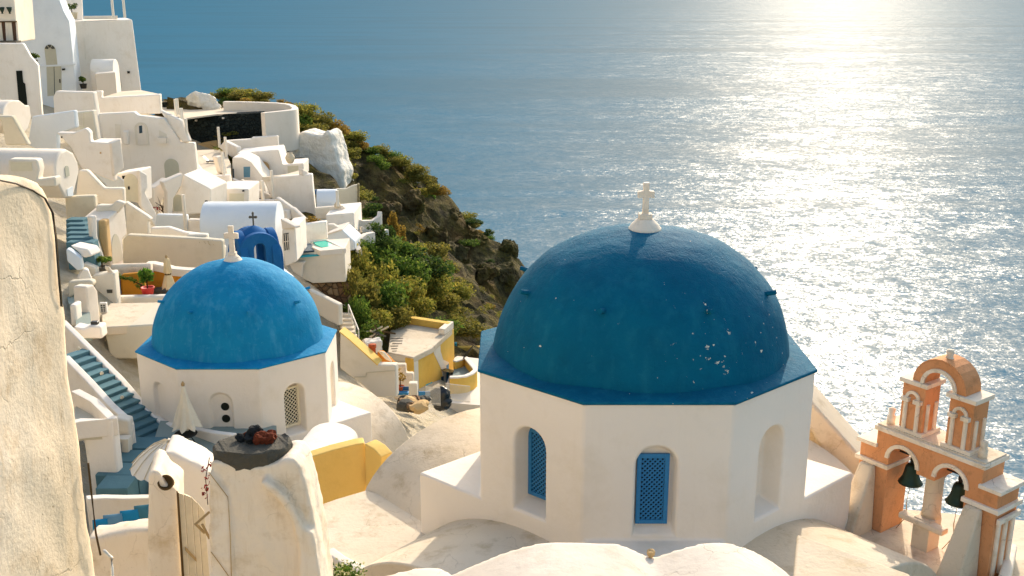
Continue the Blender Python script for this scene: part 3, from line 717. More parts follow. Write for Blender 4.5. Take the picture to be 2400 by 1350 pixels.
# --- left vault and its walls
t = H('vaulted_house', 'small white vaulted house at the left edge above the long barrel roof', 'house', 40, 345, 54)
pl = W(t, 1, 55, 86, [(18, 905), (30, 850), (70, 805), (110, 790), (160, 795), (205, 832), (236, 832), (250, 930), (225, 1010), (190, 1060), (60, 1000)], 'white_clean', 5)
W(t, 1, 51, 0, [(-60, 915), (96, 918), (228, 1150), (40, 1150), (8, 960)], 'beige', 0.4, 'stair_parapet')
# --- shaded walls and louvred door in the middle left
t = H('house', 'white house with stepped shaded walls and pale louvred door', 'house', 150, 330, 60)
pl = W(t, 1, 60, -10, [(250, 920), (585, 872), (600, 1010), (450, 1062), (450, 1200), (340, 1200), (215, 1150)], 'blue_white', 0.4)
pl = W(t, 1, 66, -6, [(438, 720), (738, 728), (800, 1120), (600, 1120), (430, 960), (418, 765)], 'white', .5, 'upper_wall')
pl3 = W(t, 1, 63, -4, [(585, 888), (735, 872), (775, 1110), (600, 1110)], 'cream', 0.5, 'louvre_wall')
lv = D(t, pl3, 1, [(592, 895), (728, 882), (764, 1090), (650, 1090), (630, 1000)], 'door_cream', 'louvred_door', 0.02)
bm = bmesh.new()
for q in range(19):
    y = 900 + q * 10; x0 = 596 if y < 1000 else 690
    for xa, xb in ((x0, 660), (670, 732 + (y - 890) * .16)):
        if xb - xa > 5: plate_bm(bm, pl3, pl3.uvs(Z(1, (xa, y), (xb, y - 3), (xb, y + 3), (xa, y + 6))), (), 0.04, 0.07)
link('louvre_slats', from_bm(bm, 'louvre_slats'), 'cream', t)
# --- terrace house below the tall house
t = H('house', 'white terrace house with small arched white door below the tall house', 'house', 330, 330, 66)
pl = W(t, 1, 71, 4, [(738, 722), (806, 720), (800, 772), (1266, 745), (1272, 900), (1060, 905), (900, 1110), (760, 1110)], 'white', 0.5, 'parapet')
FLOOR(t, 1, [(800, 772), (965, 722), (1110, 712), (1266, 745), (1266, 760)], ZZ(1, 1000, 762, 74), 'pale_floor', 0.3)
pl = W(t, 1, 66, 0, [(760, 900), (1060, 885), (1090, 912), (1300, 937), (1432, 1126), (1535, 1130), (1575, 1480), (900, 1480), (780, 1095)], 'white', .5)
DA(t, pl, 1, 1094, 1166, 982, 1146, 'white_clean', 'door', 0.03, frame='cream'); D(t, pl, 1, [(1102, 995), (1125, 992), (1127, 1050), (1105, 1055)], 'navy', 'door_pane', 0.07, 0.05)
D(t, pl, 1, [(1258, 1030), (1318, 1062), (1320, 1112), (1262, 1128)], 'cream', 'niche', 0.02); D(t, pl, 1, [(1255, 1085), (1324, 1085), (1324, 1128), (1262, 1130)], 'white_clean', 'niche_sill', 0.35, 0.35)
DA(t, pl, 1, 1310, 1424, 1255, 1420, 'door_grey', 'arched_door', 0.03)
D(t, pl, 1, [(910, 980), (955, 985), (955, 1100), (915, 1095)], 'cream', 'blind_arch', 0.02)
W(t, 1, 65, 6, [(965, 1038), (1010, 1038), (1015, 1150), (970, 1140)], 'white_clean', 0.5, 'buttress')
W(t, 1, 66.5, -20, [(1260, 868), (1425, 950), (1496, 1120), (1440, 1128), (1300, 935)], 'white', 0.35, 'stair_parapet')
for (x, y0, y1, Y, lb) in ((1410, 785, 1080, 67, 'white post by the terrace stair, the taller of the pair'), (1447, 855, 1110, 66.6, 'white post by the terrace stair, the shorter of the pair'), (1483, 940, 1125, 66, 'white post at the right corner of the terrace stair')):
    POST(1, x, y0, y1, Y, lb, 0.09)
# --- front walls at middle left
t = H('wall', 'white stepped garden wall with lit square end block', 'wall', 220, 390, 55)
pl = W(t, 1, 55, 0, [(445, 1048), (580, 1050), (675, 1012), (708, 1045), (714, 1122), (880, 1132), (905, 1330), (905, 1440), (640, 1330), (560, 1170)], 'white', 0.5)
W(t, 1, 54.9, 55, [(880, 1132), (958, 1096), (985, 1330), (905, 1400)], 'white_clean', 0.4, 'end_block')
FLOOR(t, 1, [(714, 1122), (800, 1094), (958, 1094), (880, 1132)], ZZ(1, 880, 1132, 54.9) - 0.02, 'white_clean', 0.3, 'coping')
D(t, pl, 1, [(484, 1078), (494, 1078), (494, 1092), (484, 1092)], 'iron', 'drain_hole', 0.02, 0.05); D(t, pl, 1, [(790, 1202), (802, 1202), (802, 1216), (790, 1216)], 'tan', 'drain_hole', 0.02, 0.05)
# --- long barrel roofed house, left
t = H('vaulted_house', 'white house with long barrel roof and lit rounded end wall', 'house', 150, 480, 46)
pl = W(t, 3, 46, 84, [(438, 130), (436, 40), (446, -20), (480, -80), (530, -105), (582, -75), (618, 0), (632, 70), (580, 285), (520, 285)], 'white_clean', 7.5, 'end_wall', bevel=0.12)
DA(t, pl, 3, 518, 548, 25, 118, 'door_grey', 'window', 0.03)
D(t, pl, 3, [(528, 215), (572, 190), (576, 268), (532, 268)], 'blue_white', 'low_door', 0.03)
pl = W(t, 1, 44.5, 0, [(62, 1258), (292, 1262), (310, 1340), (295, 1420), (440, 1400), (440, 1480), (60, 1480)], 'cream', 0.6, 'front_wall')
D(t, pl, 1, [(85, 1282), (252, 1284), (256, 1350), (90, 1352)], 'door_cream', 'panel', 0.03)
# --- walls in front of it
t = H('wall', 'pale beige wall with sloping top beside the rounded end wall', 'wall', 240, 460, 50)
W(t, 3, 50, 2, [(618, 66), (686, 64), (822, 206), (976, 206), (982, 330), (750, 330), (596, 290)], 'cream', 0.4)
W(t, 3, 47.5, 2, [(510, 276), (620, 268), (748, 264), (762, 400), (760, 480), (525, 480)], 'beige', 0.4, 'lower_wall')
W(t, 3, 47, 4, [(756, 344), (878, 340), (922, 304), (990, 325), (880, 470), (760, 470)], 'cream', 0.4, 'end_wall')
t = H('wall', 'white shaded wall descending beside the small arched door', 'wall', 300, 440, 58)
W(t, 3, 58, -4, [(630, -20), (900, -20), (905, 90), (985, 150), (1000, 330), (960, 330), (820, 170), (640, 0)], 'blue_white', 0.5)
# small gate house with arched door
t = H('gatehouse', 'little white gatehouse with arched cream door between sloping walls', 'house', 315, 470, 56)
pl = W(t, 3, 56, -6, [(905, 95), (1000, 80), (1105, 65), (1112, 330), (985, 300), (985, 150)], 'white', 1.5)
DA(t, pl, 3, 1000, 1105, 92, 312, 'door_cream', 'door', 0.03); D(t, pl, 3, [(1016, 190), (1028, 190), (1030, 215), (1018, 215)], 'iron', 'door_handle', 0.08, 0.05)
D(t, pl, 3, [(965, 108), (1000, 106), (1000, 138), (970, 132)], 'dark_void', 'opening', 0.02)
W(t, 3, 55.5, 40, [(1105, 65), (1168, 100), (1172, 205), (1150, 240), (1240, 410), (1232, 520), (1112, 340)], 'white', 0.4, 'side_wall')
# --- cave house with twin lit gables
t = H('cave_house', 'white cave house with folded lit gables and an arched doorway', 'house', 420, 500, 61)
W(t, 2, 61.5, 62, [(0, 945), (70, 902), (120, 868), (108, 985), (70, 1050), (30, 1160), (8, 1055)], 'white_clean', 0.6, 'gable')
W(t, 2, 61, 40, [(70, 902), (235, 832), (222, 925), (160, 1030), (152, 1165), (108, 1160), (108, 985)], 'white_clean', 0.6, 'gable')
pl = W(t, 2, 62, -8, [(232, 838), (452, 955), (452, 1130), (380, 1150), (150, 1165), (160, 1022), (220, 925)], 'white', 2.5)
DA(t, pl, 2, 160, 250, 1000, 1130, 'door_grey', 'arched_door', 0.03)
D(t, pl, 2, [(408, 1045), (428, 1045), (428, 1056), (408, 1056)], 'stone_grey', 'vent', 0.03, 0.05)
W(t, 2, 58, -2, [(18, 1156), (262, 1162), (272, 1320), (120, 1300), (0, 1270)], 'blue_white', 0.4, 'front_wall')
bm = bmesh.new(); p0 = px(*Z1p(2, 80, 1150), 58.6)
for q in range(9): bar_bm(bm, p0 + Vector((0, 0, .1 * (q // 2))), p0 + Vector((random.uniform(-.5, .5), random.uniform(-.2, .2), .5 + random.uniform(0, .5))), 0.02, 5, 0.006)
bt = thing('bare_tree', 'bare leafless small tree behind the cave house front wall', 'tree', p0); link('branches', from_bm(bm, 'branches'), 'bark', bt)
bm = bmesh.new(); leaf_cloud(bm, p0 + Vector((-.3, 0, .25)), .3, .25, .25, 60, 0.06, 5); me = bpy.data.meshes.new('flowers'); bm.to_mesh(me); bm.free(); tag(link('flowers', me, 'flower_red', bt), kind='stuff')
POST(2, 258, 1000, 1300, 57.7, 'white post at the corner of the cave house front wall', 0.10)
# --- house with cream plank door
t = H('house', 'white flat roofed house with cream plank door above the pale barrel vault', 'house', 530, 505, 65)
pl = W(t, 2, 65, 0, [(438, 962), (640, 952), (752, 956), (750, 1190), (440, 1190)], 'white', 3)
D(t, pl, 2, [(600, 990), (716, 990), (716, 1172), (602, 1172)], 'door_cream', 'door', 0.03); D(t, pl, 2, [(612, 1112), (626, 1112), (626, 1118), (612, 1118)], 'iron', 'door_handle', 0.08, 0.05)
for x, y in ((505, 990), (712, 968), (562, 1142)): D(t, pl, 2, [(x - 7, y - 6), (x + 7, y - 6), (x + 7, y + 6), (x - 7, y + 6)], 'iron', 'wall_lamp', 0.12, 0.12)
# --- terrace with loungers and its parapet
t = H('terrace', 'sunny cream terrace with low white parapet below the black stone wall', 'terrace', 480, 400, 68)
pl = W(t, 2, 68, 2, [(190, 690), (330, 742), (418, 852), (606, 846), (618, 960), (450, 965), (235, 840)], 'white', 0.4, 'parapet')
zt = ZZ(2, 480, 860, 68.4)
FLOOR(t, 2, [(322, 648), (560, 640), (612, 760), (608, 850), (418, 852), (335, 748)], zt, 'pale_floor', 0.5)
W(t, 2, 69, 70, [(500, 700), (555, 690), (590, 840), (540, 830)], 'white_clean', 0.4, 'bench_wall')
D(t, pl, 2, [(440, 880), (452, 880), (452, 892), (440, 892)], 'iron', 'drain_hole', 0.02, 0.05)
lp = pz(*Z1p(2, 460, 750), zt); t = thing('sun_lounger', 'dark sun lounger with raised back on the sunny cream terrace', 'lounger', lp)
bm = bmesh.new(); box_bm(bm, lp + Vector((0, 0, .15)), (.7, .4, .07)); link('seat', from_bm(bm, 'seat'), 'tarp', t, bevel=0.02)
mesh('backrest', [lp + Vector(v) for v in ((-.25, -.2, .19), (-.25, .2, .19), (-.55, .2, .5), (-.55, -.2, .5), (-.2, -.2, .15), (-.2, .2, .15), (-.5, .2, .46), (-.5, -.2, .46))], [(0, 1, 2, 3), (7, 6, 5, 4), (0, 3, 7, 4), (1, 5, 6, 2), (2, 6, 7, 3), (0, 4, 5, 1)], 'tarp', t)
for sx in (-.28, .28):
    for sy in (-.15, .15): bar('leg', lp + Vector((sx, sy, 0)), lp + Vector((sx, sy, .15)), 0.02, 'iron', t, n=6)
for (x, y0, y1, Y, lb) in ((522, 465, 625, 80, 'white post in front of the black stone wall'), (576, 545, 700, 75, 'white post on the white parapet right of the sunny terrace'), (556, 670, 845, 67.6, 'white post at the front corner of the sunny terrace')):
    POST(2, x, y0, y1, Y, lb, 0.10)
# --- black stone retaining wall and the round terrace above it
t = H('retaining_wall', 'black lava stone retaining wall under the round terrace', 'wall', 550, 330, 87)
pl = W(t, 2, 87, 3, [(245, 398), (500, 366), (862, 350), (872, 560), (700, 640), (330, 660)], 'black_stone', 1.2)
for x, y in ((338, 412), (552, 393)): D(t, pl, 2, [(x - 9, y - 6), (x + 9, y - 6), (x + 9, y + 6), (x - 9, y + 6)], 'white_clean', 'wall_light', 0.15, 0.15)
W(t, 2, 86.5, 10, [(340, 600), (500, 570), (515, 655), (335, 655)], 'tan', 0.4, 'low_wall')
t = H('terrace', 'round sunlit terrace with white curved parapet on the headland', 'terrace', 600, 250, 93)
zt = ZZ(2, 500, 362, 87)
FLOOR(t, 2, [(60, 345), (245, 396), (500, 362), (862, 346), (1090, 318), (1080, 300), (560, 285), (300, 300), (60, 310)], zt, 'pale_floor', 0.12)
top = [pz(*Z1p(2, x, y), zt + 0.75) for x, y in ((556, 262), (700, 264), (850, 268), (980, 274), (1060, 282), (1100, 294), (1120, 312), (1105, 325), (1060, 332), (960, 342), (862, 352))]
ribbon('parapet', [(p.x, p.y, zt + 0.75) for p in top], 3.2, 0.5, 'white_clean', t)
pl = W(t, 2, 87.1, -6, [(866, 352), (1000, 338), (1110, 318), (1118, 385), (1010, 420), (930, 445), (872, 545)], 'white', 0.5, 'retaining_wall')
W(t, 2, 93, 0, [(58, 262), (300, 240), (306, 249), (58, 272)], 'white_clean', 0.3, 'rail')
W(t, 2, 92.8, 0, [(58, 272), (355, 250), (355, 312), (60, 316)], 'black_stone', 0.3, 'back_wall')
POST(2, 196, 240, 395, 86.4, 'tall white post at the left end of the round terrace', 0.12)
POST(2, 234, 315, 470, 80, 'white post below the left end of the round terrace', 0.10); POST(2, 268, 398, 580, 74, 'white post at the left end of the black stone wall', 0.10)
POST(2, 935, 398, 540, 84, 'white post at the right end of the black stone wall', 0.10)
bm = bmesh.new()
for q, (x, y, r) in enumerate(((330, 250, .7), (370, 262, .85), (420, 282, .8), (480, 308, 0.6), (440, 250, .5), (320, 235, .4))):
    p = px(*Z1p(2, x, y), 91); bmesh.ops.create_icosphere(bm, subdivisions=2, radius=r, matrix=Matrix.Translation(p) @ Matrix.Diagonal((1.1, .7, 1.0, 1)))
bo = organic('boulder', bm, 'whitewashed_rock', voxel=0.12, it=2, disp=0.5, dscale=0.5); tag(bo, 'whitewashed boulder lying on the round terrace', 'boulder')
# --- white houses right of the sunny terrace
t = H('house', 'white two level house with ochre arched window beside the whitewashed cliff', 'house', 650, 400, 77)
pl = W(t, 2, 80, 4, [(556, 575), (770, 560), (776, 548), (982, 534), (990, 660), (660, 690), (650, 622)], 'white', 0.5, 'parapet')
W(t, 2, 79.5, -50, [(512, 625), (556, 575), (655, 622), (660, 700), (612, 705)], 'white', 0.4, 'terrace_wall')
pl = W(t, 2, 76, 2, [(655, 672), (988, 642), (1022, 762), (1186, 750), (1190, 860), (860, 900), (770, 760), (660, 720)], 'white', 2.5)
DA(t, pl, 2, 830, 922, 735, 836, 'tan', 'window', 0.03, frame='white_clean'); D(t, pl, 2, [(1060, 775), (1146, 770), (1146, 838), (1062, 842)], 'door_cream', 'door', 0.03)
t = H('house', 'narrow white house with grey window and sloping stair wall, left of the ochre window', 'house', 590, 430, 73)
pl = W(t, 2, 73, 0, [(622, 705), (700, 705), (772, 742), (864, 862), (895, 1010), (620, 880)], 'white', 2.5)
D(t, pl, 2, [(712, 780), (764, 778), (764, 864), (714, 862)], 'cushion_pale', 'window', 0.03); D(t, pl, 2, [(704, 862), (770, 862), (770, 870), (704, 870)], 'white_clean', 'sill', 0.12, 0.12)
D(t, pl, 2, [(626, 795), (636, 795), (638, 870), (628, 866)], 'navy', 'slit', 0.03)
W(t, 2, 71.5, 4, [(618, 868), (700, 905), (860, 975), (960, 1020), (900, 1045), (840, 1030), (620, 960)], 'white', 0.35, 'stair_parapet')
jp = px(*Z1p(2, 1082, 752), 75); o = lathe('clay_jar', jp, [(.16, 0), (.25, .1), (.33, .3), (.34, .45), (.25, .63), (.18, .7), (.21, .76), (.17, .76), (.15, .7), (0, .66)], 'plaster_pot', n=22); tag(o, 'large pale clay jar standing on the wall by the whitewashed cliff', 'jar')
t = H('house', 'big blank white house front with terrace parapet at the foot of the whitewashed cliff', 'house', 690, 470, 71)
pl = W(t, 2, 71, 2, [(858, 868), (1252, 838), (1262, 960), (1288, 1200), (1190, 1210), (1060, 1110), (940, 1040)], 'white', 0.6)
W(t, 2, 71.0, 60, [(1180, 796), (1252, 838), (1254, 880), (1182, 850)], 'white_clean', 0.4, 'side_parapet')
FLOOR(t, 2, [(858, 862), (1040, 838), (1186, 800), (1252, 838)], ZZ(2, 1100, 858, 71), 'pale_floor', 0.3)
for (x, y0, y1, Y, lb) in ((727, 880, 1170, 68, 'white post in front of the cream plank door house'), (868, 890, 1075, 69, 'white post on the stairs left of the big blank house front'), (944, 810, 1020, 70.5, 'tall white post against the big blank house front'), (1457, 968, 1090, 66.5, 'white post beside the olive gate wall')):
    POST(2, x, y0, y1, Y, lb, 0.10)
# stairs between the houses
t = H('staircase', 'white steps with winding parapets between the plank door house and the blank front', 'staircase', 640, 500, 67)
for q in range(6):
    z0 = ZZ(2, 860, 1030, 70) - q * 0.22; p = px(*Z1p(2, 880 - q * 10, 1030 + q * 12), 69.6 - q * 0.3); box('step', (p.x, p.y, z0 - .4), (2.4 - q * .1, .5, .8), 'white_clean', t, bevel=0.03)
W(t, 2, 67.5, 2, [(758, 1085), (920, 1082), (935, 1110), (1000, 1150), (1000, 1230), (760, 1190)], 'white', 0.4, 'wall')
W(t, 2, 66.8, -30, [(910, 1082), (970, 1020), (1075, 1095), (1150, 1160), (1060, 1180), (1010, 1130)], 'white_clean', 0.35, 'parapet')
W(t, 2, 66, -38, [(1065, 1105), (1090, 1100), (1210, 1215), (1190, 1230), (1100, 1225)], 'white_clean', 0.35, 'parapet')
W(t, 2, 66.4, -38, [(940, 1105), (1050, 1125), (1065, 1200), (1000, 1190)], 'white_clean', 0.35, 'parapet')
# --- small vault and roofs at the cliff foot
t = H('vaulted_house', 'little bluish white barrel roofed shed at the foot of the whitewashed cliff', 'shed', 760, 480, 70)
barrel('vault', px(*Z1p(2, 1268, 1075), 69.5) + Vector((0.1, .8, 0)), (1, .1), .85, 1.35, 'blue_white', t, wall=1.5, rz=1.0)
D(t, Plane(*Z1p(2, 1265, 960), 74, 0), 2, [(1265, 965), (1362, 960), (1362, 990), (1268, 998)], 'blue_dark', 'lintel', 0, 0.3)
t = H('house', 'white flat roofed house with parapet and potted roof edge, rightmost of the row', 'house', 790, 530, 66)
pl = W(t, 2, 66, 0, [(1358, 1162), (1585, 1142), (1594, 1330), (1480, 1340), (1370, 1250)], 'white', 3.5)
W(t, 2, 67.5, 2, [(1275, 1105), (1500, 1088), (1510, 1180), (1280, 1200)], 'cream', 0.4, 'back_parapet'); W(t, 2, 67.4, 65, [(1500, 1086), (1588, 1142), (1590, 1190), (1505, 1140)], 'white_clean', 0.4, 'side_parapet')
jp = px(*Z1p(2, 1455, 1105), 67.6); o = lathe('clay_jar', jp, [(.12, 0), (.2, .08), (.22, .22), (.14, .36), (.1, .4), (.0, .4)], 'plaster_pot', n=18); tag(o, 'small squat clay jar on the parapet beside the olive gate wall', 'jar')
t = H('gate_wall', 'olive brown garden wall with pale post above the cliff path', 'wall', 810, 470, 73)
pl = W(t, 2, 73, 4, [(1440, 955), (1520, 955), (1570, 930), (1618, 920), (1620, 1110), (1450, 1110)], 'beige', 0.4); D(t, pl, 2, [(1612, 915), (1626, 915), (1626, 1110), (1614, 1110)], 'pole_white', 'gate_post', 0.1, 0.5)
plaster('olive', lin('#7b7150'), lin('#6c6446'), lin('#55503a'), 0.4, 1.0)
bpy.data.objects[pl and t.children[0].name].data.materials[0] = M['olive']
# --- long pale barrel vault and its annexe
t = H('vaulted_house', 'long pale grey barrel vaulted chapel roof behind the small blue belfry', 'chapel', 590, 570, 56)
cA = px(*Z1p(4, 200, 480), 55.5); barrel('vault', cA + Vector((-.75, 1.35, 0)), (1, 0.02), 1.35, 4.1, 'blue_white', t, wall=3.0, rz=1.0, n=28)
pl = W(t, 4, 55, 0, [(745, 465), (850, 450), (865, 720), (770, 760), (742, 560)], 'white', 3, 'annexe_wall')
W(t, 4, 55.2, -40, [(730, 380), (845, 440), (850, 455), (745, 465), (735, 400)], 'white_clean', 0.4, 'annexe_parapet')
wdo = D(t, pl, 4, [(752, 498), (798, 490), (806, 622), (762, 632)], 'dark_glass', 'window', 0.02)
for a in (752, 768, 784, 796): D(t, pl, 4, [(a, 498), (a + 5, 497), (a + 14, 628), (a + 9, 629)], 'white_clean', 'glazing_bar', 0.05, 0.05)
D(t, pl, 4, [(752, 560), (800, 552), (801, 558), (753, 566)], 'white_clean', 'glazing_bar', 0.045, 0.05)
W(t, 4, 58, 0, [(0, 385), (100, 388), (105, 440), (165, 440), (165, 500), (60, 500), (0, 500)], 'white', 0.4, 'yard_wall')
# --- long beige wall with planter
t = H('wall', 'long pale green-beige garden wall running behind the ochre patio', 'wall', 400, 600, 50)
pl = W(t, 3, 50, 0, [(970, 612), (1006, 574), (1300, 590), (1605, 606), (1760, 620), (1765, 720), (1765, 900), (970, 860)], 'beige', 0.45)
W(t, 4, 50.4, 0, [(-10, 505), (150, 505), (160, 590), (290, 600), (285, 690), (0, 690)], 'cream', 0.45, 'end_wall')
W(t, 3, 52.5, -3, [(1185, 520), (1330, 515), (1450, 555), (1620, 575), (1620, 620), (1190, 600)], 'white', 0.4, 'back_wall')
W(t, 3, 53.5, -3, [(985, 310), (1160, 425), (1196, 456), (1170, 470), (1175, 580), (1000, 590)], 'cream', 0.4, 'gable_wall')
pt = px(*Z1p(4, 190, 592), 50.2); dg = thing('dry_grass', 'tuft of dry orange grass on top of the long beige wall', 'plant', pt)
bm = bmesh.new()
for q in range(120):
    a = pt + Vector((random.uniform(-.5, .5), random.uniform(-.15, .15), 0)); b = a + Vector((random.uniform(-.2, .2), random.uniform(-.15, .15), random.uniform(.1, .35)))
    bar_bm(bm, a, b, 0.014, 3, 0.005)
tag(link('blades', from_bm(bm, 'blades'), 'leaf_rust', dg), kind='stuff')
# --- lit white wall with tall arch
t = H('wall', 'tall sunlit white wall with a big blind arch above the ochre patio', 'wall', 270, 600, 47)
pl = W(t, 3, 46, 82, [(832, 462), (985, 326), (1008, 570), (972, 606), (978, 830), (880, 830)], 'white_clean', 1.2)
DA(t, pl, 3, 892, 972, 556, 812, 'beige', 'blind_arch', 0.02, rise=1.0)
W(t, 3, 45.8, 0, [(772, 462), (834, 460), (862, 790), (836, 800), (778, 600)], 'tan', 0.5, 'side_wall')
W(t, 3, 43.5, 55, [(722, 432), (768, 418), (776, 590), (840, 790), (800, 800), (738, 610)], 'white_clean', 0.35, 'stair_parapet')
# --- left stairway in shade
t = H('staircase', 'shaded grey blue steps between the beige wall and the sunlit parapet', 'staircase', 185, 570, 43)
for q in range(6):
    a = Z1p(3, 520, 455 + q * 36); b = Z1p(3, 655 + q * 16, 455 + q * 36); Y = 45.5 - q * 0.55; A_ = px(*a, Y); B_ = px(*b, Y)
    box('step', ((A_.x + B_.x) / 2, Y + 0.3, A_.z - .6), (B_.x - A_.x, .62, 1.2), 'teal_step', t, bevel=0.03)
pl = W(t, 3, 41.5, -10, [(545, 660), (690, 690), (725, 745), (660, 760), (600, 700)], 'white', 0.8, 'landing_wall')
W(t, 3, 41, 10, [(520, 690), (545, 690), (640, 760), (655, 850), (610, 860), (530, 785)], 'blue_white', 0.4, 'low_wall')
# --- corner block with drain
t = H('house', 'square cream house corner with planter box beside the ochre patio', 'house', 240, 680, 42)
pl = W(t, 3, 42, 3, [(722, 898), (905, 872), (930, 1150), (770, 1150), (735, 940)], 'cream', .6)
D(t, pl, 3, [(845, 1008), (890, 1008), (890, 1034), (850, 1034)], 'stone_grey', 'air_vent', 0.04, 0.1)
W(t, 3, 42.4, 0, [(655, 795), (760, 838), (765, 900), (725, 905), (660, 850)], 'cream', 0.4, 'back_parapet'); W(t, 3, 42.0, 60, [(862, 820), (906, 872), (906, 900), (866, 850)], 'white_clean', 0.3, 'side_parapet')
potted(3, 815, 880, 43, 'thorny green plant in the planter box of the cream house corner', .75, .5, 'stone_grey', 'leaf_green', 0.3, 8)
W(t, 3, 40, 0, [(535, 945), (700, 935), (735, 945), (735, 985), (690, 990), (540, 1080)], 'beige', 0.4, 'lower_parapet')
W(t, 3, 41, 25, [(610, 935), (655, 850), (700, 850), (735, 940)], 'white', 0.5, 'stepped_block')
# sunlit long wall and alley
t = H('wall', 'narrow sunlit white wall top beside the grey alley', 'wall', 220, 720, 38)
pl = W(t, 3, 38, 78, [(684, 985), (742, 966), (775, 1020), (800, 1300), (720, 1310), (708, 1290)], 'white_clean', 0.6)
W(t, 3, 36, 0, [(575, 1300), (660, 1320), (700, 1300), (795, 1300), (810, 1400), (600, 1400)], 'white', 0.6, 'end_wall')
t = H('alley', 'grey green alley floor between the white walls', 'path', 190, 720, 38)
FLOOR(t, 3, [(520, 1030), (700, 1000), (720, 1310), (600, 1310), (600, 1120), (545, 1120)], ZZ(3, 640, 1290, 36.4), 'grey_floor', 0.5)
W(t, 3, 37, 0, [(545, 1130), (598, 1128), (608, 1300), (560, 1300)], 'white', 0.6, 'step_block')
b = box('rooftop_box', px(*Z1p(3, 752, 1278), 36.3) + Vector((0, 0, .0)), (0.26, .2, .2), 'tarp', bevel=0.03); tag(b, 'small black box at the end of the sunlit wall top', 'box')
# --- ochre patio
t = H('patio', 'sunken patio with ochre walls, curved white parapet and stone bench', 'patio', 340, 680, 44)
zt = ZZ(3, 1150, 1052, 45.4)
pl = W(t, 3, 46, 0, [(905, 850), (1160, 820), (1230, 820), (1360, 850), (1500, 862), (1500, 1060), (930, 1060)], 'ochre', 0.3, 'back_wall')
top = [px(*Z1p(3, x, y), 46.2) for x, y in ((1160, 815), (1220, 815), (1300, 832), (1380, 856), (1480, 865), (1560, 868))]
ribbon('parapet', [(p.x, p.y, p.z + .14) for p in top], 0.35, 0.5, 'white_clean', t)
barrel('roll_parapet', px(*Z1p(3, 885, 850), 45.4), (1, 0.12), 0.26, 1.75, 'white_old', t, wall=0.25)
pl2 = W(t, 3, 44.6, 4, [(955, 890), (1130, 875), (1150, 1000), (1130, 1060), (960, 1060)], 'ochre', 0.3, 'inner_wall')
D(t, pl2, 3, [(915, 915), (950, 912), (960, 1055), (945, 1055)], 'blue_dark', 'door', 0.05)
FLOOR(t, 3, [(925, 1075), (930, 1040), (1400, 1035), (1400, 1075)], zt, 'orange_wall', 0.4)
W(t, 3, 42.9, 0, [(860, 1065), (930, 1068), (1350, 1058), (1450, 1058), (1450, 1130), (850, 1130)], 'cream', 0.4, 'front_parapet')
bm = bmesh.new(); bp = pz(*Z1p(3, 1270, 1040), zt); bmesh.ops.create_icosphere(bm, subdivisions=2, radius=.3, matrix=Matrix.Translation(bp + Vector((0, 0, .1))) @ Matrix.Diagonal((1.3, .8, .7, 1))); link('bench', from_bm(bm, 'bench'), 'stone_grey', t, smooth=True)
potted(3, 1172, 1052, 43.6, 'leafy green shrub in a bright red pot on the ochre patio', .75, .8, 'red_pot', 'leaf_bright', 0.36, 11, n=420)
vp = px(*Z1p(3, 1000, 880), 44.5); t = thing('climbing_vine', 'green vine trailing along the ochre patio wall', 'plant', vp)
bm = bmesh.new()
for q in range(16): leaf_cloud(bm, vp + Vector((-.9 + q * 0.12, -.2, .12 - (q / 15) ** 1.5 * .8 + random.uniform(-.1, .1))), .16, .12, .12, 30, 0.06, q)
me = bpy.data.meshes.new('leaves'); bm.to_mesh(me); bm.free(); link('leaves', me, 'leaf_green', t)
tube('stem', [vp + Vector((-.95 + q * .25, -.17, .1 - (q * .25 / 2) ** 1.5 * .8)) for q in range(8)], 0.03, 'bark', t)
def closed_parasol(k, x, ytop, ybot, Y, label, w, mat, ptop=0.1, loose=1.0):
    a = px(*Z1p(k, x, ytop), Y); b = px(*Z1p(k, x, ybot), Y); h = a.z - b.z; b = Vector((b.x, b.y, b.z))
    t = thing('parasol', label, 'parasol', b)
    bar('pole', b - Vector((0, 0, .9)), Vector((b.x, b.y, a.z)), 0.045, 'pole_white', t, n=10)
    bm = bmesh.new(); rings = []; nn = 32
    prof = [(0.02, 1.0), (0.10, .97), (.16, .9), (.34 * loose, .62), (.62 * loose, .3), (.9 * loose, .02), (1.0 * loose, -.06)] if loose >= 1 else [(0.02, 1.0), (.22, .97), (.3, .9), (.36, .7), (.42, .52), (.28, .44), (.4, .36), (.66, .06), (.7, 0)]
    for r, z in prof:
        rings.append([bm.verts.new((b.x + math.cos(2 * math.pi * j / nn) * r * w * (1 + .22 * math.cos(8 * 2 * math.pi * j / nn) * r), b.y + math.sin(2 * math.pi * j / nn) * r * w * (1 + .22 * math.cos(8 * 2 * math.pi * j / nn) * r), b.z + h * z - (0.04 * h * math.cos(8 * 2 * math.pi * j / nn) if z < .1 else 0))) for j in range(nn)])
    for p, q in zip(rings, rings[1:]):
        for j in range(nn): bm.faces.new((p[j], p[(j + 1) % nn], q[(j + 1) % nn], q[j]))
    bm.faces.new(rings[0])
    cn = link('canopy', from_bm(bm, 'canopy'), mat, t, smooth=True)
    lathe('finial', (b.x, b.y, a.z - .02), [(.05, 0), (.06, .06), (.02, .14), (0, .15)], 'wood', t, n=10)
    if loose < 1: lathe('tie', (b.x, b.y, b.z + h * .43), [(w * .33, 0), (w * .35, .06), (w * .33, .1)], 'wood_dark', t, n=20)
    return t
closed_parasol(3, 1338, 755, 990, 44.2, 'closed sand coloured parasol on the ochre patio', 0.42, 'canvas_tan', loose=.6)
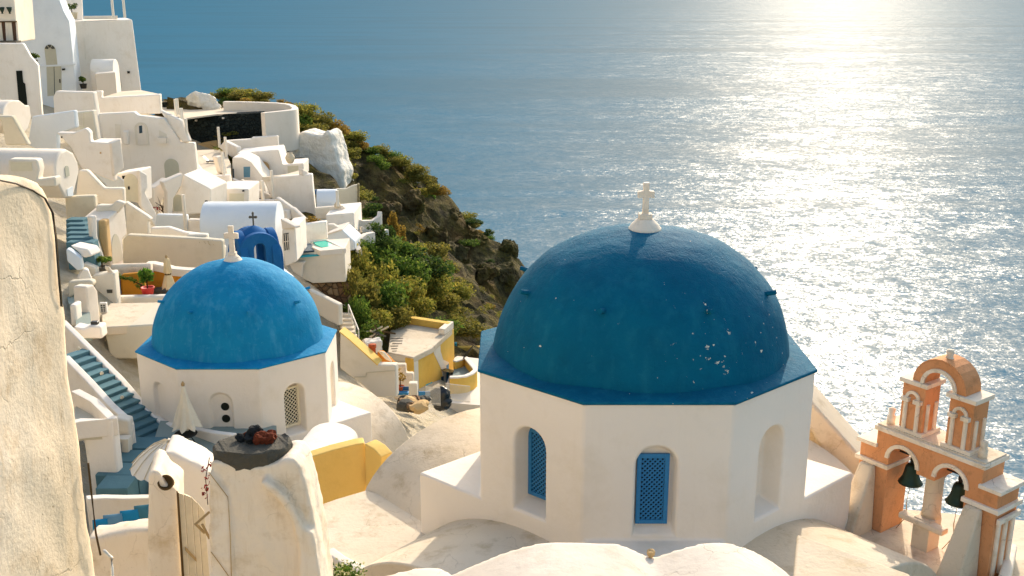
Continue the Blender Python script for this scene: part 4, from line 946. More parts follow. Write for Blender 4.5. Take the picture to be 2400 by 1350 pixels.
# --- cream flat roof with air conditioner
t = H('house', 'flat cream roofed house left of the pale blue dome', 'house', 310, 760, 40)
zt = ZZ(3, 1000, 1305, 38)
FLOOR(t, 3, [(812, 1305), (800, 1200), (870, 1115), (1300, 1105), (1400, 1105), (1400, 1285), (1250, 1280)], zt, 'roof_plaster', 0.35, 'roof', bevel=0.05)
W(t, 3, 38.2, -2, [(815, 1306), (1250, 1282), (1400, 1280), (1400, 1560), (870, 1560)], 'beige', 3)
t = H('air_conditioner', 'white air conditioner unit on the flat cream roof', 'appliance', 245, 735, 40)
p = pz(*Z1p(3, 825, 1190), zt); box('case', p + Vector((0, 0, .21)), (.28, .16, .42), 'plastic_white', t, bevel=0.02)
box('grille', p + Vector((.01, -.085, .21)), (.22, .02, .34), 'iron', t)
bm = bmesh.new()
for q in range(5): box_bm(bm, p + Vector((.01, -.098, .06 + q * .077)), (.22, .01, .02))
for q in range(3): box_bm(bm, p + Vector((-.09 + q * .1, -.1, .21)), (.018, .01, .34))
link('grille_bars', from_bm(bm, 'grille_bars'), 'plastic_white', t)

# ------------------------------------------------------------------ small blue belfry, pool house, yellow house
t = H('belfry', 'small belfry with dark blue crossed arches and grey cross behind the pale blue dome', 'belfry', 600, 640, 47)
bc = px(*Z1p(4, 540, 735), 47); hh = px(*Z1p(4, 540, 440), 47).z - bc.z; hw = 1.18
plaster('belfry_blue', lin('#1b5f96'), lin('#17558a'), lin('#3d7aa8'), 0.3, 1.5)
for yw in (28, 118, 208, 298):
    pl = Plane(1200, 600, 10, yw); pl.O = bc + pl.N * 0.92
    n_ = 18; out = [(hw * .9 * math.cos(math.pi * i / n_), .35 + (hh * .92 - .35) * math.sin(math.pi * i / n_) ** .9) for i in range(n_ + 1)]
    inn = [(.26 * math.cos(math.pi * i / n_), .85 + .30 * math.sin(math.pi * i / n_)) for i in range(n_, -1, -1)]
    plate('arch', pl, [(hw * .9, -.5)] + out + [(-hw * .9, -.5), (-.26, -.5)] + inn + [(.26, -.5)], 'belfry_blue', t, t=0.38, bevel=0.05)
lathe('crown', bc + Vector((0, 0, hh * .80)), [(.86, -.30), (.74, .0), (.5, .18), (.25, .32), (.1, .38), (0, .40)], 'belfry_blue', t, n=24)
box('base', bc + Vector((0.1, 0, -.9)), (2.7, 2.3, .8), 'blue_white', t, rz=R(28), bevel=0.04)
cp_ = bc + Vector((0, 0, hh * .80 + .38)); pl = Plane(1200, 600, 10, 0); pl.O = cp_
plate('cross', pl, [(-.03, 0), (.03, 0), (.03, .36), (.16, .34), (.2, .40), (.16, .46), (.03, .44), (.05, .6), (0, .66), (-.05, .6), (-.03, .44), (-.16, .46), (-.2, .40), (-.16, .34), (-.03, .36)], 'stone_grey', t, t=0.06)
# pool house
t = H('house', 'cream house with a turquoise roof pool on the slope above the bushes', 'house', 740, 665, 57)
pl = W(t, 4, 57, 2, [(868, 648), (1060, 628), (1240, 616), (1252, 880), (990, 892), (910, 855), (860, 720)], 'cream', 2.6, bevel=0.06)
zp = ZZ(4, 1060, 628, 57)
ln_ = [pz(*Z1p(4, x, y), zp + .02) for x, y in ((865, 640), (1060, 622), (1236, 612), (1100, 545), (960, 556), (872, 572))]
slab('pool_floor', [(p.x, p.y) for p in ln_], zp - .25, .1, 'teal_paint', t)
wp = [pz(*Z1p(4, x, y), zp - .06) for x, y in ((985, 560), (1100, 550), (1168, 605), (1060, 614), (1010, 590))]
slab('pool_water', [(p.x, p.y) for p in wp], zp + .012, .14, 'pool_water', t)
ribbon('pool_rim', [(p.x, p.y, zp + .06) for p in [pz(*Z1p(4, x, y), zp + .06) for x, y in ((960, 556), (1100, 544), (1240, 614), (1050, 630), (990, 600))]], .3, .18, 'white_clean', t)
FLOOR(t, 4, [(868, 640), (1000, 630), (975, 575), (872, 578)], zp - .02, 'navy', .1, 'deck')
lp = pz(*Z1p(4, 905, 625), zp); dk = thing('deck_chair', 'white folding deck chair beside the turquoise pool', 'chair', lp)
for sgn in (-1, 1): bar('frame', lp + Vector((sgn * .15, .0, 0)), lp + Vector((sgn * .15 - .25, .5, .55)), 0.025, 'white_clean', dk)
mesh('sling', [lp + Vector(v) for v in ((-.15, 0, .04), (.15, 0, .04), (-.1, .5, .57), (-.4, .5, .57))], [(0, 1, 2, 3)], 'canvas', dk)
W(t, 4, 60, 2, [(858, 432), (1095, 402), (1102, 545), (970, 565), (865, 580)], 'white', 0.5, 'back_wall')
pg = px(*Z1p(4, 985, 400), 60.4); dg2 = thing('dry_grass', 'low rusty dry grass in the planter behind the pool wall', 'plant', pg); bm = bmesh.new()
leaf_cloud(bm, pg + Vector((0, .2, .05)), .9, .25, .25, 240, .07, 4); me = bpy.data.meshes.new('blades'); bm.to_mesh(me); bm.free(); tag(link('blades', me, 'leaf_rust', dg2), kind='stuff')
W(t, 4, 56.5, 1, [(850, 725), (930, 720), (912, 760), (905, 850), (830, 800), (800, 740)], 'white_clean', 0.4, 'stair_wall')
pl = W(t, 4, 57.4, 2, [(965, 896), (1252, 878), (1292, 930), (1275, 1060), (1190, 1060)], 'rubble', 1.5, 'stone_footing')
t = H('shed', 'blue grey gabled shed with white roof edge right of the pool wall', 'shed', 800, 560, 62)
pl = W(t, 4, 62, -4, [(1100, 500), (1218, 466), (1322, 562), (1324, 630), (1240, 640), (1100, 600)], 'blue_white', 2.0)
W(t, 4, 61.9, -4, [(1098, 498), (1218, 462), (1224, 472), (1104, 510)], 'white_clean', 2.1, 'roof_edge'); W(t, 4, 63, 0, [(1100, 425), (1150, 425), (1210, 460), (1200, 480), (1105, 500)], 'cream', 0.4, 'roof')
# winding white path with kerb
t = H('path', 'winding white walled path along the edge of the slope', 'path', 860, 560, 68)
def kerb(k, pts, Y0, Y1, h, th=.35, mat='white_clean', name='kerb'):
    L_ = [px(*Z1p(k, x, y), Y0 + (Y1 - Y0) * i / (len(pts) - 1)) for i, (x, y) in enumerate(pts)]
    return ribbon(name, [(p.x, p.y, p.z) for p in L_], h, th, mat, t)
kerb(5, [(455, 680), (490, 690), (540, 688), (575, 665), (582, 640)], 68, 69, 1.1)
kerb(5, [(480, 722), (510, 738), (545, 750), (600, 742), (622, 738)], 66, 67, .5)
kerb(5, [(545, 752), (500, 762), (470, 785), (455, 820), (470, 850)], 65, 62, .7)
kerb(5, [(455, 730), (470, 760), (440, 770)], 66, 66, .5, mat='cream')
# stairs with railing beside the rubble wall
t = H('staircase', 'pale stone steps with thin white railing below the pool house', 'staircase', 820, 780, 55)
W(t, 4, 54, -28, [(950, 940), (1192, 1062), (1196, 1230), (1110, 1190), (1040, 1145)], 'cream', 0.4, 'side_wall', ref=(1192, 1062))
for q in range(9):
    A_ = px(*Z1p(4, 1198 + q * 5, 1140 + q * 34), 56 - q * .42); B_ = px(*Z1p(4, 1290 + q * 8, 1140 + q * 34), 56 - q * .42)
    box('step', ((A_.x + B_.x) / 2, A_.y + .2, A_.z - .5), (B_.x - A_.x, .46, 1.0), 'pale_floor', t, bevel=0.03)
ra, rb_ = px(*Z1p(4, 1270, 1060), 56), px(*Z1p(4, 1350, 1260), 53.5); bar('handrail', ra, rb_, .04, 'pole_white', t)
for q in range(4):
    p = ra.lerp(rb_, q / 3); bar('rail_post', p, p - Vector((0, 0, .8)), .035, 'pole_white', t)
# sloping wall with yellow coping
t = H('wall', 'descending cream wall with yellow painted coping right of the pale blue dome', 'wall', 880, 860, 48)
pl = W(t, 14, 48, -12, [(-160, 120), (0, 240), (440, 640), (720, 645), (725, 735), (735, 1160), (430, 1160), (60, 860), (-160, 700)], 'cream', 0.5, ref=(440, 640))
D(t, pl, 14, [(-160, 100), (0, 228), (445, 628), (440, 648), (0, 250), (-160, 125)], 'yellow_wall', 'coping', 0.06, 0.7)
D(t, pl, 14, [(70, 826), (250, 822), (262, 756), (720, 722), (722, 734), (272, 768), (258, 834), (70, 838)], 'beige', 'moulding', 0.05, 0.1)
pl2 = W(t, 14, 49.2, -10, [(430, 440), (510, 436), (720, 636), (700, 650), (440, 650)], 'orange_wall', 0.3, 'orange_wall')
W(t, 14, 48.4, 60, [(505, 432), (560, 440), (722, 640), (722, 660)], 'white_clean', 0.3, 'side_parapet')
ch = px(*Z1p(14, 360, 470), 49); o = lathe('chimney_pot', ch - Vector((0, 0, .2)), [(.16, 0), (.16, .5), (.2, .55), (.2, .7), (.14, .72), (0, .72)], 'terracotta', n=14); tag(o, 'brown round chimney pot on the yellow coped wall', 'chimney')
# yellow house
t = H('house', 'yellow house with flat cream roof and turquoise door by the bushes', 'house', 990, 900, 56)
zr_ = ZZ(14, 1002, 522, 54.5); Q = lambda x, y, z=zr_: pz(*Z1p(14, x, y), z)
slab('roof', [Q(*p) for p in ((600, 440), (1002, 522), (1300, 372), (1470, 210), (1640, 60), (1400, 20), (940, -30), (640, 95), (615, 330))], zr_, 0.35, 'roof_plaster', t, bevel=0.06)
f = Face(Q(1002, 522) - Vector((0, 0, .1)), Q(1645, 60) - Vector((0, 0, .1))); f2 = Face(Q(560, 438) - Vector((0, 0, .1)), Q(1002, 522) - Vector((0, 0, .1)))
plate('wall', f, [(0, -3.2), (f.len, -3.2), (f.len, .05), (0, 0)], 'yellow', t, t=.5)
plate('wall', f2, [(0, -3.2), (f2.len - .01, -3.2), (f2.len - .01, 0), (0, 0)], 'cream', t, t=.5)
D(t, f2, 14, [(600, 560), (900, 590), (910, 610), (890, 700), (880, 640), (620, 585)], 'beige', 'moulding', .05, .1)
# roof parapet
fp = Face(Q(920, 0), Q(1560, 100)); plate('parapet', fp, [(-.6, 0), (fp.len, 0), (fp.len, .42), (-.6, .42)], 'yellow', t, t=.45, bevel=.04)
fp2 = Face(Q(1500, 175), Q(1645, 60)); plate('parapet', fp2, [(0, 0), (fp2.len, 0), (fp2.len, .42), (0, .38)], 'white_old', t, t=.4, bevel=.04)
for nm, mt, pg_ in (('door', 'teal_paint', [(1200, 955), (1300, 910), (1300, 1080), (1200, 1085)]), ('window', 'blue_dark', [(1345, 910), (1385, 895), (1388, 1075), (1350, 1078)]),
                    ('window', 'navy', [(1442, 832), (1478, 818), (1476, 1040), (1446, 1052)]), ('drain_board', 'blue_paint', [(1522, 650), (1560, 622), (1562, 1010), (1522, 1012)])):
    D(t, f, 14, pg_, mt, nm, .03)
bm = bmesh.new(); plate_bm(bm, f, f.uvs(Z(14, (1300, 372), (1425, 250), (1430, 420), (1470, 560), (1560, 600), (1512, 1010), (1440, 700), (1330, 470))), (), .05, .02); link('bare_patch', from_bm(bm, 'bare_patch'), 'cream', t)
# plaza and curved balcony beyond
t = H('plaza', 'white paved plaza right of the yellow house', 'terrace', 1090, 930, 58)
zq = ZZ(14, 1560, 1150, 55)
FLOOR(t, 14, [(1500, 1200), (1510, 1010), (1640, 540), (1700, 500), (2200, 560), (2300, 1300), (1540, 1240)], zq, 'white_clean', .6)
t = H('balcony_wall', 'boat shaped yellow balcony wall with white rim on the plaza', 'wall', 1080, 900, 58)
top = [pz(*Z1p(14, x, y), zq + 1.0) for x, y in ((1575, 830), (1700, 828), (1830, 812), (1930, 770), (1985, 720), (1975, 690), (1950, 660), (1890, 590), (1830, 520), (1760, 545), (1650, 580))]
ribbon('wall', [(p.x, p.y, zq + .94) for p in top], 1.3, .22, 'yellow', t); ribbon('rim', [(p.x, p.y, zq + 1.02) for p in top], .10, .3, 'white_clean', t)
slab('floor', [(p.x, p.y) for p in top], zq + .5, .1, 'grey_floor', t)
t = H('wall', 'low yellow wall with grey base at the far side of the plaza', 'wall', 1110, 830, 64)
pl = W(t, 14, 64, 0, [(1690, 365), (2200, 360), (2200, 560), (1700, 510)], 'yellow', .4); D(t, pl, 14, [(1705, 452), (2200, 478), (2200, 548), (1705, 500)], 'teal_step', 'base_band', .03, .05)
D(t, pl, 14, [(1655, 300), (1690, 300), (1690, 380), (1658, 385)], 'teal_paint', 'gate_post', .05, .3)
def fence(label, a, b, h, n_, Y0):
    ft = thing('railing', label, 'railing', a, 'white iron railings by the rubble')
    bar('top_rail', a + Vector((0, 0, h)), b + Vector((0, 0, h)), .02, 'pole_white', ft, n=6); bar('bottom_rail', a + Vector((0, 0, .1)), b + Vector((0, 0, .1)), .018, 'pole_white', ft, n=6)
    bm = bmesh.new()
    for q in range(n_ + 1): p = a.lerp(b, q / n_); bar_bm(bm, p, p + Vector((0, 0, h)), .012, 4)
    tag(link('balusters', from_bm(bm, 'balusters'), 'pole_white', ft), kind='stuff')
fence('white iron railing in front of the plaza, the longer one', px(*Z1p(14, 1520, 1200), 52), px(*Z1p(14, 1900, 1255), 50), .95, 22, 52)
fence('white iron railing beside the black tarpaulin, the shorter one', px(*Z1p(14, 1205, 1270), 49), px(*Z1p(14, 1430, 1290), 48), .95, 14, 49)
bm = bmesh.new()
for q in range(7):
    p = px(*Z1p(14, 1450 + random.uniform(-70, 70), 1170 + random.uniform(-50, 60)), 49.5); bmesh.ops.create_icosphere(bm, subdivisions=2, radius=random.uniform(.3, .5), matrix=Matrix.Translation(p) @ Matrix.Diagonal((1, .8, 1.1, 1)))
o = organic('tarpaulin', bm, 'tarp', voxel=.08, it=2, disp=.3, dscale=.25); tag(o, 'crumpled black tarpaulin heap beside the railing', 'tarpaulin')
o = box('pillar', px(*Z1p(14, 1005, 1060), 49.5) - Vector((0, 0, .3)), (.42, .4, 1.6), 'cream', bevel=.05); tag(o, 'short square cream pillar in front of the yellow house', 'pillar')
t = H('bench', 'bright blue bench with white foot beside the cream pillar', 'bench', 945, 925, 50); p = px(*Z1p(14, 835, 1085), 50)
box('seat', p, (.62, .3, .12), 'blue_paint', t, bevel=.02); box('foot', p - Vector((0, 0, .15)), (.6, .25, .16), 'white_clean', t, bevel=.02); box('backrest', p + Vector((.1, .2, .16)), (.42, .06, .22), 'blue_dark', t, bevel=.01)
o = box('garden_gate', px(*Z1p(14, 1200, 1105), 50.5), (.75, .08, .3), 'blue_paint', bevel=.02); tag(o, 'low blue gate board in front of the turquoise door', 'gate')
potted(14, 800, 1062, 50.3, 'bare twiggy shrub in an orange clay pot behind the blue bench', .55, .9, 'terracotta', 'leaf_rust', .3, 21, n=70)
W(thing('wall', 'blotched white wall between the sloping wall and the yellow house', 'wall', px(940, 880, 51)), 14, 51.5, -4, [(715, 640), (880, 640), (885, 780), (1000, 780), (1000, 1200), (700, 1200)], 'white_old', .4)
# rubble heap
rt = [px(*Z1p(14, x, y), Y) for x, y, Y in ((880, 1180, 47), (930, 1250, 45.5), (1010, 1220, 46.5), (1090, 1200, 47.5), (1150, 1260, 46), (980, 1310, 44.5), (880, 1290, 45), (1080, 1310, 44.5), (820, 1230, 46.5), (1180, 1180, 48))]
for q, p in enumerate(rt):
    bm = bmesh.new(); bmesh.ops.create_icosphere(bm, subdivisions=2, radius=1)
    for v in bm.verts: v.co *= 1 + .35 * mnoise.noise(v.co * 1.3 + Vector((q * 3.1, 0, 0)))
    sc = random.uniform(.22, .42); bm.transform(Matrix.Translation(p) @ Matrix.Rotation(q, 4, 'Z') @ Matrix.Diagonal((sc * 1.3, sc, sc * .8, 1)))
    o = link('rock', from_bm(bm, 'rock'), ('stone_grey', 'tan', 'rubble')[q % 3]); tag(o, 'rough boulder in the rubble heap between the vaults and the railing', 'rock', 'boulders of the rubble heap')
# scrap heap on the slope behind the yellow house
t = H('lumber_pile', 'messy pile of grey boards and white sheeting left of the cream roof', 'lumber', 890, 790, 55)
for q in range(16):
    a = px(*Z1p(14, 330 + random.uniform(0, 200), 60 + random.uniform(0, 160)), 55 + random.uniform(-.5, .5)); d = Vector((random.uniform(-1, 1), random.uniform(-.4, .4), random.uniform(-.25, .35)))
    b_ = a + d * .8; bm = bmesh.new(); bar_bm(bm, a, b_, .05, 4); link('board', from_bm(bm, 'board'), ('wood_white', 'wood_dark', 'stone_grey')[q % 3], t)
p = px(*Z1p(14, 360, 340), 54); bm = bmesh.new(); box_bm(bm, p, (.95, .7, .7), .3); o = organic('covered_crate', bm, 'white_clean', voxel=.07, it=4, disp=.12, dscale=.3); tag(o, 'crate under a white cover beside the lumber pile', 'crate')
for q in range(6):
    a = Q(640 + (q % 3) * 15, 232 + q * 40) + Vector((0, 0, .03)); bar_ = bar('iron_rod', a, a + Vector((.75 - .1 * q, .03, .0)), .018, 'iron', n=5); tag(bar_, 'thin iron rod lying on the cream roof of the yellow house', 'rod', 'rods on the yellow house roof')

# ------------------------------------------------------------------ stairway and court before the small church
t = H('staircase', 'long teal stairway with white parapets going down left of the small church', 'staircase', 300, 1040, 30)
N_ = 14
for q in range(N_):
    s = q / (N_ - 1); x, y = Z1p(7, 82 + 560 * s, 258 + 560 * s); Y = 33.2 - 3.4 * s; p = px(x, y, Y)
    box('step', (p.x - .1, Y + .15, p.z - .7), (.42, 1.25, 1.2), 'teal_step', t, rz=R(-30), bevel=0.03)
def rib(pts, h, th, mat, name='parapet', k=7):
    L_ = [px(*Z1p(k, x, y), Y) for x, y, Y in pts]; return ribbon(name, [(p.x, p.y, p.z) for p in L_], h, th, mat, t)
rib([(20, 30, 35.2), (200, 210, 34.0), (420, 428, 32.7), (560, 588, 31.7), (700, 718, 30.8), (780, 745, 30.2), (1090, 800, 28.9), (1200, 812, 28.5)], 1.15, .22, 'white')
rib([(40, 275, 32.2), (210, 448, 31.0), (355, 608, 30.0), (475, 716, 29.0), (482, 740, 28.2)], 2.6, .24, 'white')
W(t, 7, 28.0, 0, [(378, 700), (476, 722), (500, 1010), (460, 1090), (430, 1100), (380, 860)], 'cream', .4, 'end_wall')
for q in range(4):
    p = px(*Z1p(7, 560 - q * 35, 870 + q * 90), 28.3 - q * .9); box('step', (p.x - .25, p.y, p.z - .5), (1.9 - .35 * q, .8, 1.0), 'teal_step', t, bevel=.03)
for q, (x, y) in enumerate(((130, 225), (290, 395), (430, 560), (690, 790))):
    lathe('recess_light', px(*Z1p(7, x, y), 33.1 - q * .95), [(.06, 0), (.06, .03), (0, .03)], 'beige', t, n=12, axis=Vector((0, -1, 0)))
t = H('house', 'white box house with arched doorway at the foot of the teal stairway', 'house', 230, 1160, 26)
pl = W(t, 7, 26.3, -4, [(150, 790), (362, 712), (418, 1260), (220, 1260)], 'white', .4)
D(t, Plane(*Z1p(7, 400, 1000), 27.6, 0), 7, [(365, 850), (470, 850), (480, 1110), (380, 1110)], 'cream', 'alcove_wall', 0, .3)
DA(t, Plane(*Z1p(7, 400, 1000), 27.5, 0), 7, 372, 436, 858, 1060, 'navy', 'doorway', 0.0, .05); D(t, Plane(*Z1p(7, 400, 1000), 27.5, 0), 7, [(396, 980), (438, 985), (440, 1060), (400, 1050)], 'tan', 'tan_panel', .06, .05)  # navy door shape with a tan piece set low in it
rib2 = [px(*Z1p(7, x, y), Y) for x, y, Y in ((60, 800, 26.0), (150, 776, 26.2), (362, 706, 26.3), (250, 672, 27.6), (120, 632, 28.4))]
ribbon('parapet', [(p.x, p.y, rib2[2].z) for p in rib2], .5, .26, 'white_clean', t)
slab('floor', [(p.x, p.y) for p in rib2], rib2[2].z - .4, .2, 'beige', t)
t = H('wall', 'curved white court wall with rounded top above the blue cushions', 'wall', 280, 1175, 24)
rib([(180, 1248, 23.8), (300, 1240, 24.0), (450, 1244, 24.2), (620, 1240, 24.4), (700, 1230, 24.6)], 1.6, .26, 'white_clean', 'wall')
# seat with cushions
t = H('bench', 'built-in white bench below the curved court wall', 'bench', 290, 1240, 21.5); zb_ = ZZ(9, 1000, 960, 21.4)
FLOOR(t, 9, [(700, 1060), (800, 1012), (1000, 965), (1260, 925), (1260, 840), (1000, 880), (780, 930)], zb_, 'cream', .4, 'seat', bevel=.05)
for q, (x, y, m_, w_, lb) in enumerate(((822, 960, 'cushion_blue', .36, 'bright blue cushion at the left end of the built-in bench'), (925, 920, 'cushion_pale', .46, 'pale grey blue cushion on the built-in bench'),
        (1062, 885, 'cushion_blue', .46, 'large bright blue cushion in the middle of the built-in bench'), (1165, 845, 'cushion_grey', .40, 'grey green cushion at the right end of the built-in bench'), (1180, 915, 'navy', .34, 'dark blue seat cushion lying at the right end of the built-in bench'))):
    p = px(*Z1p(9, x, y), 21.5 + q * .12); bm = bmesh.new(); box_bm(bm, (0, 0, 0), (w_, .13, .40 if q < 4 else .12)); bmesh.ops.subdivide_edges(bm, edges=bm.edges[:], cuts=4, use_grid_fill=True)
    for v in bm.verts:
        e = (1 - (2 * v.co.x / w_) ** 2) * (1 - (2 * v.co.z / .4) ** 2); v.co.y *= .35 + .9 * max(e, 0)
    bm.transform(Matrix.Translation(p) @ Matrix.Rotation(R(14), 4, 'Z') @ Matrix.Rotation(R(-22), 4, 'X'))
    o = link('cushion', from_bm(bm, 'cushion'), m_, smooth=True); tag(o, lb, 'cushion', 'cushions on the built-in bench')
# church court, parasol, table
t = H('court', 'grey paved court in front of the small church', 'terrace', 470, 1060, 28.5)
zc_ = ZZ(7, 960, 905, 28.6); slab('floor', [(p.x, p.y) for p in [px(*Z1p(7, x, y), Y) for x, y, Y in ((560, 900, 27), (1500, 1000, 25.5), (1500, 900, 30.2), (700, 800, 30.6))]], zc_, .4, 'grey_floor', t)
closed_parasol(7, 872, 478, 742, 28.9, 'half closed cream parasol in front of the small church', .40, 'canvas', loose=1.0)
p = px(*Z1p(7, 868, 815), 28.7); t = thing('table', 'round black metal table under the cream parasol', 'table', Vector((p.x, p.y, zc_)))
lathe('table_top', (p.x, p.y, p.z), [(.33, 0), (.34, .02), (.33, .035), (0, .035)], 'iron', t, n=28, smooth=False)
for q in range(3):
    a = R(30 + 120 * q); bar('leg', (p.x + .1 * math.cos(a), p.y + .1 * math.sin(a), p.z), (p.x + .26 * math.cos(a), p.y + .26 * math.sin(a), zc_), .015, 'iron', t, n=6)
# ribbed white canopy
ap = px(*Z1p(7, 755, 860), 24.0); t = thing('canopy', 'white ribbed parasol canopy seen from above, left of the rock slab', 'parasol', ap - Vector((0, 0, 2.3)))
bm = bmesh.new(); rings = []; nn = 48; rr = .98
for i in range(9):
    s = i / 8; r = rr * s; z = -.62 * s ** 1.9
    rings.append([bm.verts.new(ap + Vector((r * math.cos(2 * math.pi * j / nn), r * math.sin(2 * math.pi * j / nn), z - .035 * s * (1 - math.cos(2 * math.pi * j / nn * 16))))) for j in range(nn)] if i else [bm.verts.new(ap)])
for i in range(8):
    for j in range(nn):
        m_ = (j + 1) % nn
        if i == 0: bm.faces.new((rings[0][0], rings[1][j], rings[1][m_]))
        else: bm.faces.new((rings[i][j], rings[i][m_], rings[i + 1][m_], rings[i + 1][j]))
link('cloth', from_bm(bm, 'cloth'), 'umbrella_cloth', t, smooth=True)
for j in range(16):
    a = 2 * math.pi * j / 16; tube('rib', [ap + Vector((rr * s * 1.02 * math.cos(a), rr * s * 1.02 * math.sin(a), -.62 * s ** 1.9 + .012)) for s in (0.02, .25, .5, .75, 1.0)], .011, 'wood' if j in (12, 13, 14, 15) else 'wood_white', t, n=5)
bar('pole', ap - Vector((0, 0, 2.3)), ap + Vector((0, 0, .05)), .035, 'pole_white', t)
# low white vaults and yellow walled court right of the chimney
t = H('vaulted_house', 'low white rounded vault between the small church and the yellow court', 'house', 740, 1060, 26)
barrel('vault', px(735, 1078, 26) + Vector((0, -.4, 0)), (.15, 1), .72, 2.0, 'white', t, wall=1.6, rz=.6)
t = H('yellow_court', 'sunken court with curved bright yellow walls right of the chimney', 'wall', 800, 1180, 22)
pl = W(t, 10, 22.4, 14, [(832, 420), (900, 392), (1100, 330), (1300, 280), (1366, 272), (1420, 520), (1372, 665), (1030, 800), (900, 800)], 'yellow_wall', .35, 'wall', ref=(1366, 272), bevel=.03)
W(t, 10, 22.3, -42, [(1364, 274), (1440, 320), (1500, 385), (1500, 600), (1440, 650), (1372, 670)], 'yellow_wall', .35, 'side_wall', bevel=.03)
rib3 = [px(*Z1p(10, x, y), Y) for x, y, Y in ((832, 416, 20.6), (900, 388, 21.0), (1100, 326, 21.8), (1300, 276, 22.4), (1366, 268, 22.6))]
# terrace beside the big church
t = H('terrace', 'sunlit stained white roof terrace left of the large church', 'terrace', 850, 1250, 19)
zt = CZ - 10.42
slab('floor', [pz(x, y, zt) for x, y in ((690, 1200), (735, 1187), (790, 1168), (858, 1148), (1000, 1190), (1010, 1300), (960, 1420), (700, 1420))], zt, .8, 'roof_plaster', t, bevel=.04)
rib4 = [pz(x, y, zt + .12) for x, y in ((770, 1288), (800, 1310), (850, 1335), (900, 1352))]
ribbon('kerb', [(p.x, p.y, zt + .14) for p in rib4], .2, .22, 'white_clean', t)

# ------------------------------------------------------------------ orange bell tower
zf = CZ - 8.26; fpl = Plane(2058, 1000, 19.0, -54)
t = thing('bell_tower', 'orange bell tower with cream mouldings, two arches and upper arch by the sea', 'bell tower', fpl.P(1.1, -2.2))
B = fpl; DEP = .72
def arcpts(cx, cy, r, a0, a1, n_=12): return [(cx + r * math.cos(R(a0 + (a1 - a0) * i / n_)), cy + r * math.sin(R(a0 + (a1 - a0) * i / n_))) for i in range(n_ + 1)]
out = [(-.35, -2.2), (.30, -2.2), (.30, -.58)] + arcpts(.60, -.56, .30, 180, 0) + [(.92, -.66), (1.30, -.66)] + arcpts(1.62, -.56, .30, 180, 0) + [(1.92, -2.2), (2.55, -2.2), (2.55, -.37), (2.22, -.37), (2.22, -.02), (0, -.02), (0, -.37), (-.35, -.37)]
plate('wall', B, out, 'orange', t, t=DEP, bevel=.015)
def strip(u0, u1, v0, v1, proud=.05, mat='white_old', name='moulding', back=None): return plate(name, B, [(u0, v0), (u1, v0), (u1, v1), (u0, v1)], mat, t, t=(DEP + 2 * proud) if back is None else back, off=proud, bevel=.012)
strip(-.05, 2.27, -.05, .04, .05, name='cornice'); strip(-.42, .04, -.42, -.34, .055, name='cornice'); strip(2.18, 2.62, -.42, -.34, .055, name='cornice')
strip(-.42, .33, -.80, -.71, .06); strip(1.89, 2.62, -.80, -.71, .06)
for cx in (.60, 1.62): plate('arch_moulding', B, arcpts(cx, -.56, .30, 0, 180) + arcpts(cx, -.56, .375, 180, 0), 'white_old', t, t=.06, off=.035)
box('roof_slab', B.P(1.11, .055, -DEP / 2), (2.25, .70, .03), 'roof_plaster', t, rz=R(-54)); 
# centre column on a cross beam
lathe('column', B.P(1.11, -1.56, -DEP / 2), [(.19, 0), (.17, .12), (.165, .8), (.2, .9), (0, .9)], 'roof_plaster', t, n=20)
box('column_block', B.P(1.11, -1.9, -DEP / 2 + .1), (.36, .4, .68), 'roof_plaster', t, rz=R(-54), bevel=.02); box('cross_beam', B.P(1.11, -1.64, -DEP / 2 + .25), (.95, .22, .12), 'white_old', t, rz=R(-54), bevel=.03)
# sloping buttresses
for u0, u1, bk in ((-.28, .08, 0), (1.98, 2.34, 0)):
    v = [B.P(u0 + .02, -.80, .0), B.P(u1 - .02, -.80, .0), B.P(u1 - .02, -.80, .14), B.P(u0 + .02, -.80, .14), B.P(u0 - .06, -2.3, .0), B.P(u1 + .05, -2.3, .0), B.P(u1 + .05, -2.3, .78), B.P(u0 - .06, -2.3, .78)]
    mesh('buttress', v, [(0, 1, 2, 3), (7, 6, 5, 4), (0, 4, 5, 1), (1, 5, 6, 2), (2, 6, 7, 3), (3, 7, 4, 0)], 'roof_plaster', t, bevel=.05)
# upper storey
for u0 in (.38, 1.36):
    u1 = u0 + .48
    plate('upper_pier', B, [(u0, .07), (u1, .07), (u1, 1.06), (u0, 1.06)], 'orange', t, t=.5, off=-.1, bevel=.012)
    plate('pier_base', B, [(u0 - .06, .05), (u1 + .06, .05), (u1 + .06, .14), (u0 - .06, .14)], 'white_old', t, t=.62, off=-.04, bevel=.012)
    plate('pier_cap', B, [(u0 - .06, 1.05), (u1 + .06, 1.05), (u1 + .06, 1.14), (u0 - .06, 1.14)], 'white_old', t, t=.62, off=-.04, bevel=.012)
    for du in (.11, .37):
        bar('colonnette', B.P(u0 + du, .14, -.08), B.P(u0 + du, .70, -.08), .042, 'white_old', t, n=10)
        plate('capital', B, [(u0 + du - .08, .70), (u0 + du + .08, .70), (u0 + du + .08, .78), (u0 + du - .08, .78)], 'white_old', t, t=.14, off=-.01)
    plate('small_arch', B, arcpts(u0 + .24, .78, .09, 0, 180) + arcpts(u0 + .24, .78, .15, 180, 0), 'white_old', t, t=.06, off=-.06)
    for dv in (.12, .38):   # side colonnettes
        a = B.P(u0 + .48 + .01, .14, -.1 - dv); bar('colonnette', a, a + Vector((0, 0, .56)), .04, 'white_old', t, n=10)
plate('upper_arch', B, arcpts(1.11, 1.14, .30, 0, 180) + arcpts(1.11, 1.14, .52, 180, 0), 'orange', t, t=.5, off=-.1)
plate('upper_arch_moulding', B, arcpts(1.11, 1.14, .30, 0, 180) + arcpts(1.11, 1.14, .37, 180, 0), 'white_old', t, t=.06, off=-.065)
